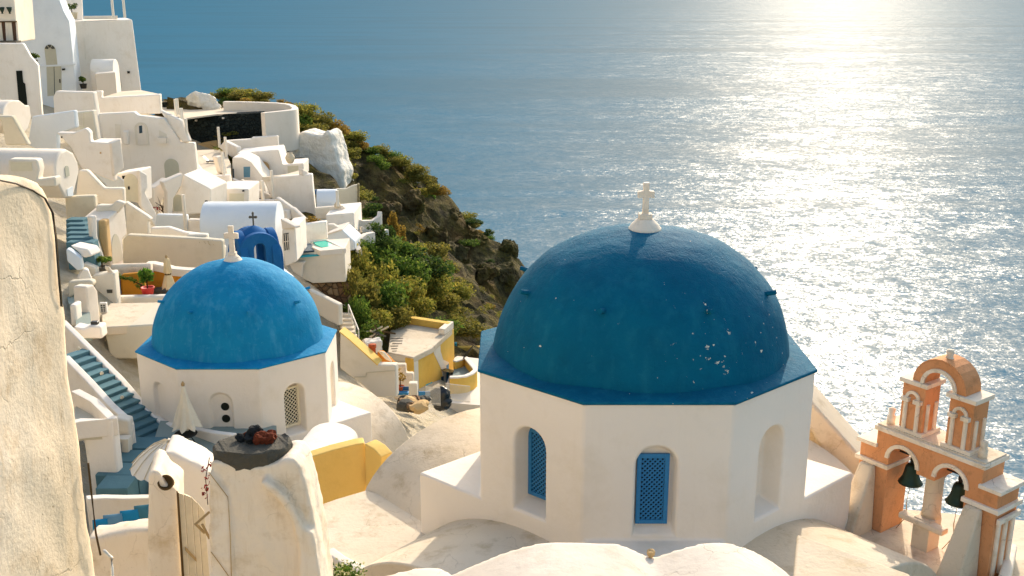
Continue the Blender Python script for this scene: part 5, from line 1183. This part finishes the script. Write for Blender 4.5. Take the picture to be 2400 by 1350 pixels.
plate('arch_coping', B, arcpts(1.11, 1.145, .52, 0, 180) + arcpts(1.11, 1.145, .545, 180, 0), 'orange', t, t=.5, off=-.1)
lathe('finial', B.P(1.11, 1.64, -.35), [(.1, 0), (.08, .04), (.06, .08), (.075, .16), (.06, .2), (0, .21)], 'white_old', t, n=12)
for u in (.14, 2.06): lathe('finial', B.P(u, .06, -.2), [(.08, 0), (.08, .16), (.05, .2), (.07, .32), (0, .36)], 'white_old', t, n=12)
# side colonnettes of the lower storey
for dv in (.12, .36, .6):
    a = B.P(2.56, -2.1, -dv); bar('colonnette', a, a + Vector((0, 0, 1.1)), .05, 'white_old', t, n=10)
plate('side_band', Face(B.P(2.55, 0, 0), B.P(2.55, 0, -DEP)), [(0, -1.0), (DEP, -1.0), (DEP, -.9), (0, -.9)], 'white_old', t, t=.06, off=.09)
for q, (u, lb) in enumerate(((.60, 'dark green bronze bell in the arch nearer the church'), (1.62, 'dark green bronze bell in the arch nearer the picture edge'))):
    p = B.P(u, -.50, -DEP / 2); bt = thing('church_bell', lb, 'bell', p - Vector((0, 0, .6)), 'bells of the orange tower')
    lathe('bell', p - Vector((0, 0, .58)), [(.225, 0), (.235, .02), (.2, .07), (.155, .16), (.135, .28), (.12, .36), (.085, .41), (.03, .43), (0, .43)], 'bronze', bt, n=28)
    bar('yoke', B.P(u - .3, -.50, -DEP / 2), B.P(u + .3, -.50, -DEP / 2), .02, 'iron', bt); lathe('crown', p - Vector((0, 0, .16)), [(.04, 0), (.05, .08), (.03, .18), (0, .18)], 'iron', bt, n=10)
    bar('clapper', p - Vector((0, 0, .5)), p - Vector((0, 0, .64)), .018, 'iron', bt); tube('bell_rope', [p - Vector((0, 0, .62)), p - Vector((.05, .05, 1.0)), p - Vector((-.05, -.1, 1.35)), p - Vector((.1, -.2, 1.68))], .008, 'wood', bt)
# terrace under the tower
t = H('terrace', 'sunlit white terrace under the orange bell tower', 'terrace', 2150, 1300, 17)
zt = zf - 2.2
slab('floor', [pz(x, y, zt) for x, y in ((1880, 1150), (2000, 1180), (2420, 1220), (2470, 1300), (2420, 1450), (1820, 1450), (1840, 1250))], zt, 1.5, 'roof_plaster', t, bevel=.05)
rw = [pz(x, y, zt + .3) for x, y in ((2290, 1248), (2330, 1262), (2372, 1275), (2360, 1330), (2340, 1400))]
ribbon('low_wall', [(p.x, p.y, zt + .3) for p in rw], .6, .2, 'white_old', t)
t = H('roof_wing', 'stained cream roof slope in front of the bell tower', 'roof', 2000, 1320, 14); zw = px(1868, 1250, 13.2).z
mesh('roof', [px(1868, 1250, 13.2), pz(2135, 1345, zw), pz(2150, 1450, zw), pz(1850, 1450, zw), px(1868, 1250, 13.2) - Vector((0, 0, 2)), pz(2135, 1345, zw) - Vector((0, 0, 2)), pz(2150, 1450, zw) - Vector((0, 0, 2)), pz(1850, 1450, zw) - Vector((0, 0, 2))],
     [(0, 1, 2, 3), (0, 4, 5, 1), (1, 5, 6, 2), (0, 3, 7, 4)], 'roof_plaster', t, bevel=.04)
# buttress wall between church and tower
t = H('buttress', 'tan sloping buttress wall between the large church and the bell tower', 'wall', 1960, 1150, 21.5)
W(t, 0, 21.5, -20, [(1840, 880), (1905, 945), (2030, 1085), (2010, 1240), (1960, 1240), (1935, 1080), (1900, 1010), (1840, 980)], 'roof_plaster', 1.1, 'sloping_wall')
W(t, 0, 22.3, -20, [(1840, 970), (1905, 1000), (1950, 1080), (1970, 1240), (1840, 1240)], 'roof_plaster', .8, 'arch_infill')

# ------------------------------------------------------------------ foreground
# weathered house wall close to the camera
t = thing('house_wall', 'weathered stained plaster house wall close by at the left edge', 'wall', px(100, 1340, 3.9))
pl = Plane(165, 760, 4.0, 85)
out = pl.uvs([(-420, 420), (-200, 408), (0, 410), (50, 413), (85, 424), (110, 442), (128, 475), (139, 530), (148, 620), (158, 720), (168, 840), (186, 980), (204, 1120), (222, 1260), (238, 1400), (245, 1500), (-420, 1700)])
bm = bmesh.new(); plate_bm(bm, pl, out, (), .9); organic('wall', bm, 'near_wall', t, voxel=.03, it=6, disp=.03, dscale=.25)
cab = [(-60, 418), (0, 424), (40, 432), (80, 448), (108, 466), (126, 500), (134, 560), (140, 640), (147, 720)]
for off, r, m_ in ((.002, .0035, 'iron'), (.004, .002, 'wood_dark'), (.003, .002, 'wood')):
    tube('cable', [pl.P(*pl.uv(x + off * 900 - 9, y + off * 900 - 4), off + .004) for x, y in cab], r, m_, t)
tube('drain_pipe', [pl.P(*pl.uv(x, y), .02) for x, y in ((196, 1085), (203, 1150), (214, 1250), (225, 1300))], .005, 'wood_dark', t)
tube('drain_pipe', [pl.P(*pl.uv(x, y), .03) for x, y in ((228, 1290), (238, 1300), (246, 1306), (247, 1330), (250, 1400))], .007, 'plastic_white', t)
# plaster wall below it
t = thing('garden_wall', 'rounded cream plaster garden wall in front of the blue cushions', 'wall', px(290, 1350, 12))
bm = bmesh.new(); pl = Plane(290, 1250, 12.0, 0); plate_bm(bm, pl, pl.uvs(Z(9, (700, 1040), (800, 1035), (930, 1000), (1100, 975), (1260, 965), (1260, 1600), (700, 1600))), (), .35); organic('wall', bm, 'chimney_plaster', t, voxel=.05, it=6, disp=.05, dscale=.5)
# chimney group
t = thing('chimney', 'sculpted white plaster chimney with flat rock cap in the foreground', 'chimney', px(620, 1400, 8))
pl = Plane(600, 1200, 8.0, 0)
bm = bmesh.new()
plate_bm(bm, pl, pl.uvs(Z(10, (106, 440), (160, 425), (300, 440), (480, 470), (640, 440), (740, 400), (800, 410), (850, 470), (893, 610), (925, 760), (955, 900), (1000, 1120), (1045, 1450), (1080, 1800), (125, 1800), (118, 1100))), (), .42)
plate_bm(bm, pl, pl.uvs(Z(10, (530, 560), (580, 535), (680, 610), (760, 690), (840, 830), (890, 930), (960, 960), (1040, 1380), (1080, 1800), (860, 1800), (850, 1150), (800, 900), (700, 720), (600, 640))), (), .3, .09)
plate_bm(bm, pl, pl.uvs(Z(10, (106, 480), (170, 560), (262, 690), (290, 1000), (310, 1800), (125, 1800))), (), .2, .035)
organic('shaft', bm, 'chimney_plaster', t, voxel=.016, it=9, disp=.03, dscale=.2)
tube('incised_line', [pl.P(*pl.uv(*Z1p(10, x, y)), .04) for x, y in ((112, 490), (180, 580), (266, 692), (274, 800), (285, 1000), (291, 1200), (296, 1380))], .0035, 'tan', t)
tube('incised_line', [pl.P(*pl.uv(*Z1p(10, x, y)), .04) for x, y in ((130, 1135), (200, 1230), (300, 1370))], .0035, 'tan', t)
# rock cap: an irregular thick slab
sc = px(*Z1p(10, 455, 318), 8.2); rim = [(-.335, -.02), (-.30, -.16), (-.16, -.24), (.02, -.25), (.19, -.22), (.30, -.10), (.345, .06), (.27, .20), (.08, .27), (-.14, .25), (-.29, .14)]
bm = bmesh.new(); bmesh.ops.create_circle(bm, cap_ends=True, segments=11, radius=1)
bm.free(); bm = bmesh.new()
lv = []
for zz, s in ((-.20, .66), (-.15, .86), (-.05, 1.0), (.04, 1.0), (.055, .97)):
    lv.append([bm.verts.new(sc + Vector((x * s * .96, y * s * .85, zz + .012 * mnoise.noise(Vector((x * 7, y * 7, zz * 9)))))) for x, y in rim])
for a, b in zip(lv, lv[1:]):
    for j in range(11): bm.faces.new((a[j], a[(j + 1) % 11], b[(j + 1) % 11], b[j]))
bm.faces.new(lv[0]); bm.faces.new(lv[-1])
for _ in range(2): bmesh.ops.subdivide_edges(bm, edges=bm.edges[:], cuts=1, use_grid_fill=True)
bmesh.ops.triangulate(bm, faces=bm.faces[:])
for v in bm.verts: v.co += mnoise.noise_vector(v.co * 11) * .022 + mnoise.noise_vector(v.co * 40) * .006
link('rock_cap', from_bm(bm, 'rock_cap'), 'stone_grey', t)
for q, (x, y, s, m_, lb) in enumerate(((355, 222, .038, 'lava_black', 'small black lava lump at the left of the rock slab'), (470, 190, .068, 'lava_black', 'big blue black lava lump on the rock slab'), (420, 180, .035, 'lava_red', 'small dark red lava lump behind on the rock slab'),
        (520, 250, .060, 'lava_red', 'big red lava lump in front on the rock slab'), (590, 245, .048, 'lava_red', 'red lava lump beside the biggest red one'), (605, 200, .045, 'lava_red', 'orange red lava lump at the right back of the rock slab'), (430, 245, .036, 'lava_black', 'flat black lava lump in front on the rock slab'))):
    p = px(*Z1p(10, x, y), 8.2 + (250 - y) * .0016); p.z = sc.z + .055 + s * .7; bm = bmesh.new(); bmesh.ops.create_icosphere(bm, subdivisions=3, radius=s)
    for v in bm.verts: v.co *= 1 + .5 * mnoise.noise(v.co / s * 1.2 + Vector((q * 5, 0, 0))) + .22 * mnoise.noise(v.co / s * 3.5 + Vector((q, 3, 0)))
    bm.transform(Matrix.Translation(p)); o = link('lava_rock', from_bm(bm, 'lava_rock'), m_); tag(o, lb, 'rock', 'lava lumps on the rock slab')
# pillar with wooden gate, left of the chimney
t = thing('gate_pillar', 'white plaster gate pillar with round drain hole, left of the chimney', 'pillar', px(400, 1400, 8.6))
pl = Plane(400, 1200, 8.6, 12); bm = bmesh.new()
plate_bm(bm, pl, pl.uvs(Z(9, (1200, 535), (1240, 500), (1290, 500), (1345, 600), (1420, 640), (1450, 680), (1460, 1000), (1490, 1600), (1195, 1600))), (), .5); organic('pillar', bm, 'chimney_plaster', t, voxel=.02, it=8, disp=.02, dscale=.3)
p = pl.P(*pl.uv(*Z1p(9, 1342, 600)), -.02); lathe('drain_hole', p, [(.07, -.08), (.07, .02), (.055, .03), (.05, .0), (0, -.02)], 'wood_dark', t, n=18, axis=Vector((.2, -.8, .5)))
t = thing('house_wall', 'white sloping wall behind the wooden gate', 'wall', px(440, 1300, 10)); bm = bmesh.new(); pl = Plane(440, 1150, 10.2, 8)
plate_bm(bm, pl, pl.uvs(Z(9, (1250, 560), (1300, 480), (1330, 350), (1400, 345), (1500, 400), (1620, 450), (1700, 520), (1760, 1400), (1250, 1400))), (), .5); organic('wall', bm, 'white_clean', t, voxel=.03, it=10)
t = thing('wooden_gate', 'pale wooden plank gate between the pillar and the chimney', 'gate', px(450, 1400, 8.6)); g = Plane(*Z1p(9, 1450, 700), 8.55, 28)
for a, b, y0, y1 in ((1446, 1490, 675, 690), (1496, 1550, 690, 712), (1556, 1600, 712, 760), (1606, 1660, 760, 830)):
    plate('plank', g, g.uvs(Z(9, (a, y0), (b, y1), (b + 60, 1600), (a + 60, 1600))), 'wood_white', t, t=.03, bevel=.004)
plate('rail', g, g.uvs(Z(9, (1500, 1110), (1590, 1200), (1592, 1230), (1502, 1140))), 'wood', t, t=.02, off=.02); plate('stile', g, g.uvs(Z(9, (1436, 668), (1448, 672), (1510, 1600), (1494, 1600))), 'wood_dark', t, t=.04, off=.01)
for a, b in (((1580, 935), (1700, 830)), ((1640, 930), (1700, 1045)), ((1585, 925), (1660, 1000))):
    p, q = px(*Z1p(9, *a), 8.0), px(*Z1p(9, *b), 8.05); o = bar('brace', p, q, .012, 'wood', t, n=4)
p0 = px(*Z1p(9, 1668, 560), 8.3); t = thing('bougainvillea', 'dark red bougainvillea sprig hanging left of the chimney', 'plant', p0); bm = bmesh.new()
for q in range(6): leaf_cloud(bm, p0 + Vector((random.uniform(-.03, .04), 0, .14 - q * .06)), .045, .04, .04, 16, .016, q, 4)
me = bpy.data.meshes.new('flowers'); bm.to_mesh(me); bm.free(); tag(link('flowers', me, 'flower_red', t), kind='stuff'); tube('stem', [p0 + Vector((.05, 0, .2)), p0, p0 + Vector((0, 0, -.25))], .004, 'bark', t)
# flowering bush at the terrace edge
p0 = px(*Z1p(10, 1120, 1290), 11.2); t = thing('flowering_bush', 'green bush with cream flowers at the foot of the chimney', 'bush', p0 - Vector((0, 0, .5)))
bm = bmesh.new(); leaf_cloud(bm, p0 - Vector((.05, 0, .16)), .55, .4, .34, 1500, .035, 3, 14); leaf_cloud(bm, p0 + Vector((-.35, .1, .30)), .10, .1, .35, 160, .03, 4, 6); me = bpy.data.meshes.new('foliage'); bm.to_mesh(me); bm.free(); tag(link('foliage', me, 'leaf_green', t), kind='stuff')
bm = bmesh.new(); leaf_cloud(bm, p0 + Vector((.08, -.1, -.0)), .42, .3, .22, 150, .024, 8, 14); me = bpy.data.meshes.new('flowers'); bm.to_mesh(me); bm.free(); tag(link('flowers', me, 'flower_cream', t), kind='stuff')
bar('stem', p0 - Vector((0, 0, .6)), p0, .02, 'bark', t)
# twin sunlit vaults at the bottom
t = thing('vaulted_roof', 'bright white twin vaulted roof at the bottom centre', 'roof', px(1500, 1400, 9))
bm = bmesh.new()
def hump(pts, Y, L_):
    top_ = [px(x, y, Y) for x, y in pts]; n_ = len(pts); a = [bm.verts.new(p) for p in top_]; b = [bm.verts.new(p + Vector((-.0, -L_, .05))) for p in top_]
    c = [bm.verts.new(Vector((p.x, p.y, top_[0].z - 1.5))) for p in top_]; d = [bm.verts.new(Vector((p.x, p.y - L_, top_[0].z - 1.5))) for p in top_]
    for i in range(n_ - 1):
        bm.faces.new((a[i], a[i + 1], b[i + 1], b[i])); bm.faces.new((c[i], d[i], d[i + 1], c[i + 1])); bm.faces.new((a[i], c[i], c[i + 1], a[i + 1])); bm.faces.new((b[i], b[i + 1], d[i + 1], d[i]))
    bm.faces.new((a[0], b[0], d[0], c[0])); bm.faces.new((a[-1], c[-1], d[-1], b[-1]))
hump([(1000, 1372), (1060, 1343), (1120, 1316), (1180, 1292), (1240, 1274), (1290, 1265), (1350, 1266), (1410, 1270), (1450, 1272), (1475, 1280), (1500, 1292), (1524, 1302), (1545, 1298), (1580, 1286), (1630, 1272), (1670, 1266), (1710, 1269), (1760, 1284), (1800, 1306), (1840, 1336), (1880, 1375)], 10.6, 3.5)
organic('roof', bm, 'vault_white', t, voxel=.045, it=5, disp=.02, dscale=.6)
bm = bmesh.new(); p = px(1525, 1296, 10.55); bmesh.ops.create_icosphere(bm, subdivisions=2, radius=.05, matrix=Matrix.Translation(p)); 
for v in bm.verts: v.co += mnoise.noise_vector(v.co * 20) * .02
o = link('stone', from_bm(bm, 'stone'), 'tan'); tag(o, 'small brown stone in the valley between the twin vaults', 'stone')
t = thing('vaulted_roof', 'small rounded white roof end at the bottom, left of the twin vaults', 'roof', px(980, 1400, 10)); bm = bmesh.new()
hump([(860, 1365), (900, 1348), (950, 1334), (1000, 1325), (1030, 1326), (1050, 1336), (1066, 1350), (1075, 1375)], 9.6, 2.5); organic('roof', bm, 'vault_white', t, voxel=.04, it=6)

# ------------------------------------------------------------------ bushes and scrub of the headland
ADJ = {'green': 'low green', 'ochre': 'low yellow ochre', 'dark': 'low dark green', 'scrub': 'low dry olive', 'rust': 'low rusty brown', 'bright': 'bright green'}
BM = {}
for nm, mt in (('green', 'leaf_green'), ('ochre', 'leaf_ochre'), ('dark', 'leaf_dark'), ('scrub', 'leaf_scrub'), ('rust', 'leaf_rust'), ('bright', 'leaf_bright')):
    BM[nm] = [bush_mesh('bush_' + nm, 31 * i + len(nm), 2000, .085, mt) for i in range(2)]
def bush(x, y, Y, w, h, kind, label, group, i=0):
    p = px(x, y, Y); o = bpy.data.objects.new('bush', BM[kind][i % 2]); col.objects.link(o); s = Y * 1.03 / FPX
    o.location = p - Vector((0, 0, h * s * .15)); o.scale = (w * s * .62, w * s * .62, h * s * .8); o.rotation_euler = (0, 0, random.uniform(0, 6.28)); tag(o, label, 'bush', group); return o
g1 = 'bushes on the ridge above the whitewashed cliff'
for i, (x, y, Y, w, h, k_) in enumerate(((520, 232, 99, 50, 26, 'scrub'), (560, 234, 99, 60, 26, 'ochre'), (600, 240, 98.5, 45, 20, 'scrub'), (535, 240, 98, 40, 18, 'green'),)):
    bush(x, y, Y, w, h, k_, 'low ochre green bush behind the round terrace', 'bushes behind the round terrace', i)
for i, (x, y, Y, w, h, k_) in enumerate(((715, 268, 94, 60, 40, 'ochre'), (755, 300, 94, 70, 50, 'scrub'), (700, 300, 92, 60, 46, 'green'), (668, 318, 90, 56, 66, 'ochre'), (735, 315, 91, 60, 40, 'scrub'), (790, 312, 95, 55, 40, 'rust'), (650, 300, 91, 40, 40, 'ochre'), (775, 330, 93, 50, 30, 'green'))):
    bush(x, y, Y, w, h, k_, 'shaggy' + ADJ[k_][3:] + ' bush hanging over the whitewashed cliff', g1, i)
for i, (x, y, Y, w, h, k_) in enumerate(((930, 600, 70, 70, 55, 'green'), (985, 640, 70, 90, 75, 'dark'), (935, 650, 67, 80, 70, 'green'), (1010, 690, 69, 70, 60, 'ochre'), (870, 620, 65, 70, 60, 'green'), (840, 650, 62, 60, 90, 'ochre'), (880, 670, 63, 70, 80, 'ochre'), (860, 720, 60, 70, 90, 'scrub'),
        (905, 720, 61, 80, 90, 'green'), (840, 760, 57, 50, 80, 'green'), (885, 765, 58, 60, 60, 'ochre'), (930, 760, 60, 60, 60, 'scrub'), (985, 730, 64, 60, 50, 'ochre'), (960, 600, 72, 60, 40, 'ochre'), (1000, 650, 71, 60, 50, 'ochre'), (835, 610, 63, 50, 60, 'green'), (820, 680, 58, 40, 80, 'scrub'), (1035, 660, 74, 60, 60, 'green'), (1045, 720, 70, 60, 50, 'scrub'), (950, 700, 63, 70, 60, 'ochre'), (870, 790, 56, 50, 50, 'green'), (1020, 600, 76, 50, 40, 'scrub'), (905, 640, 68, 60, 50, 'ochre'), (960, 665, 67, 70, 60, 'green'), (1070, 690, 76, 60, 40, 'ochre'), (1100, 780, 66, 70, 40, 'scrub'), (1040, 775, 63, 60, 40, 'green'))):
    bush(x, y, Y, w * 1.25, h * 1.15, k_, 'dense' + ADJ[k_][3:] + ' bush of the thicket below the pool house', 'thicket below the pool house', i)
for i, (x, y, Y, w, h, k_) in enumerate(((925, 540, 80, 36, 70, 'rust'), (940, 575, 78, 30, 60, 'rust'), (915, 565, 76, 60, 60, 'dark'))):
    bush(x, y, Y, w, h, k_, ('tall rusty orange shrub against the rock wall', 'rusty orange shrub drooping below the tall one', 'dark green shrub in front of the rusty shrubs')[i], 'shrubs by the cliff path', i)
for i, (x, y, Y, w, h, k_) in enumerate(((870, 500, 72, 60, 40, 'dark'), (880, 570, 66, 80, 60, 'dark'), (855, 590, 64, 50, 50, 'green'), (900, 585, 67, 50, 60, 'dark'), (850, 525, 70, 40, 24, 'green'))):
    bush(x, y, Y, w, h, k_, 'dark green bush beside the winding white path', 'bushes beside the winding path', i)
for i in range(26):
    s_ = i / 25; x = 700 + 320 * s_ + random.uniform(-20, 20); y = 262 + 150 * s_ ** 1.15 + random.uniform(6, 60); k_ = random.choice(['ochre', 'scrub', 'rust', 'green', 'scrub'])
    bush(x, y, 96 + 7 * s_ - (y - 262 - 150 * s_) * .06, random.uniform(30, 60), random.uniform(18, 34), k_, ADJ[k_] + ' bush along the upper ridge of the headland', 'bushes along the upper ridge', i)
b = bush(1000, 465, 103, 40, 30, 'bright', 'bright green shrub near the top of the rocky headland', None)
rnd = random.Random(5); cnt = 0
for _ in range(900):
    x, y = rnd.uniform(-28, 22), rnd.uniform(62, 112)
    if not is_rock(x + 1, y) or cnt > 280: continue
    z = float(land_z(x, y)); k_ = rnd.choice(['scrub', 'scrub', 'green', 'ochre', 'ochre', 'rust', 'dark'])
    if z < CZ - 62: continue
    o = bpy.data.objects.new('bush', BM[k_][cnt % 2]); col.objects.link(o); s = rnd.uniform(.35, 1.1); o.location = (x, y, z + .1); o.scale = (s * 1.3, s * 1.3, s * .7); o.rotation_euler = (0, 0, rnd.uniform(0, 6)); cnt += 1
    tag(o, ADJ[k_] + ' scrub bush growing on the rocky headland', 'bush', 'scrub on the headland')
# whitewashed cliff
t = thing('whitewashed_cliff', 'tall whitewashed rock face behind the white houses', 'cliff', px(750, 460, 80))
pl = Plane(750, 400, 84, -8); bm = bmesh.new(); plate_bm(bm, pl, pl.uvs([(652, 345), (670, 330), (690, 318), (712, 308), (735, 316), (752, 320), (768, 306), (778, 318), (786, 350), (794, 385), (803, 400), (806, 440), (804, 490), (770, 500), (730, 500), (680, 470), (655, 400)]), (), 3.0)
organic('rock_face', bm, 'whitewashed_rock', t, voxel=.16, it=5, disp=.5, dscale=1.3)
# rock outcrops
for i, (x, y, Y, w, h) in enumerate(((935, 390, 103, 50, 40), (1000, 428, 105, 46, 30), (1050, 500, 104, 50, 36), (1110, 560, 103, 44, 30), (1190, 590, 104, 40, 50), (960, 480, 96, 60, 60), (1060, 600, 96, 60, 60), (1130, 640, 97, 60, 50), (1180, 650, 100, 50, 60), (880, 430, 97, 60, 50), (1020, 560, 94, 50, 60), (900, 500, 90, 60, 60))):
    bm = bmesh.new(); bmesh.ops.create_icosphere(bm, subdivisions=4, radius=1)
    for v in bm.verts:
        c0 = v.co.copy(); v.co *= 1 + .5 * mnoise.noise(c0 * 1.1 + Vector((i * 4, 0, 0))) + .25 * mnoise.noise(c0 * 3 + Vector((i, 1, 0))); v.co.z += .12 * mnoise.cell(Vector((c0.x * 2, c0.y * 2, c0.z * 5)))
    s = Y / FPX; bm.transform(Matrix.Translation(px(x, y, Y)) @ Matrix.Rotation(i * 1.3, 4, 'Z') @ Matrix.Diagonal((w * s * .6, w * s * .6, h * s * .5, 1)))
    o = link('rock', from_bm(bm, 'rock'), 'headland_rock'); tag(o, 'rugged brown rock outcrop on the headland', 'rock', 'rock outcrops of the headland')
fl = px(975, 430, 103); o = mesh('sail_cloth', [fl + Vector((-.7, 0, -.3)), fl + Vector((.3, 0, -.7)), fl + Vector((.5, .1, .9)), fl + Vector((-.65, .15, -.3)), fl + Vector((.3, .12, -.75)), fl + Vector((.5, .16, .9))], [(0, 1, 2), (5, 4, 3), (0, 3, 4, 1), (1, 4, 5, 2), (2, 5, 3, 0)], 'white_clean'); tag(o, 'white triangular panel standing on the headland ridge', 'panel')
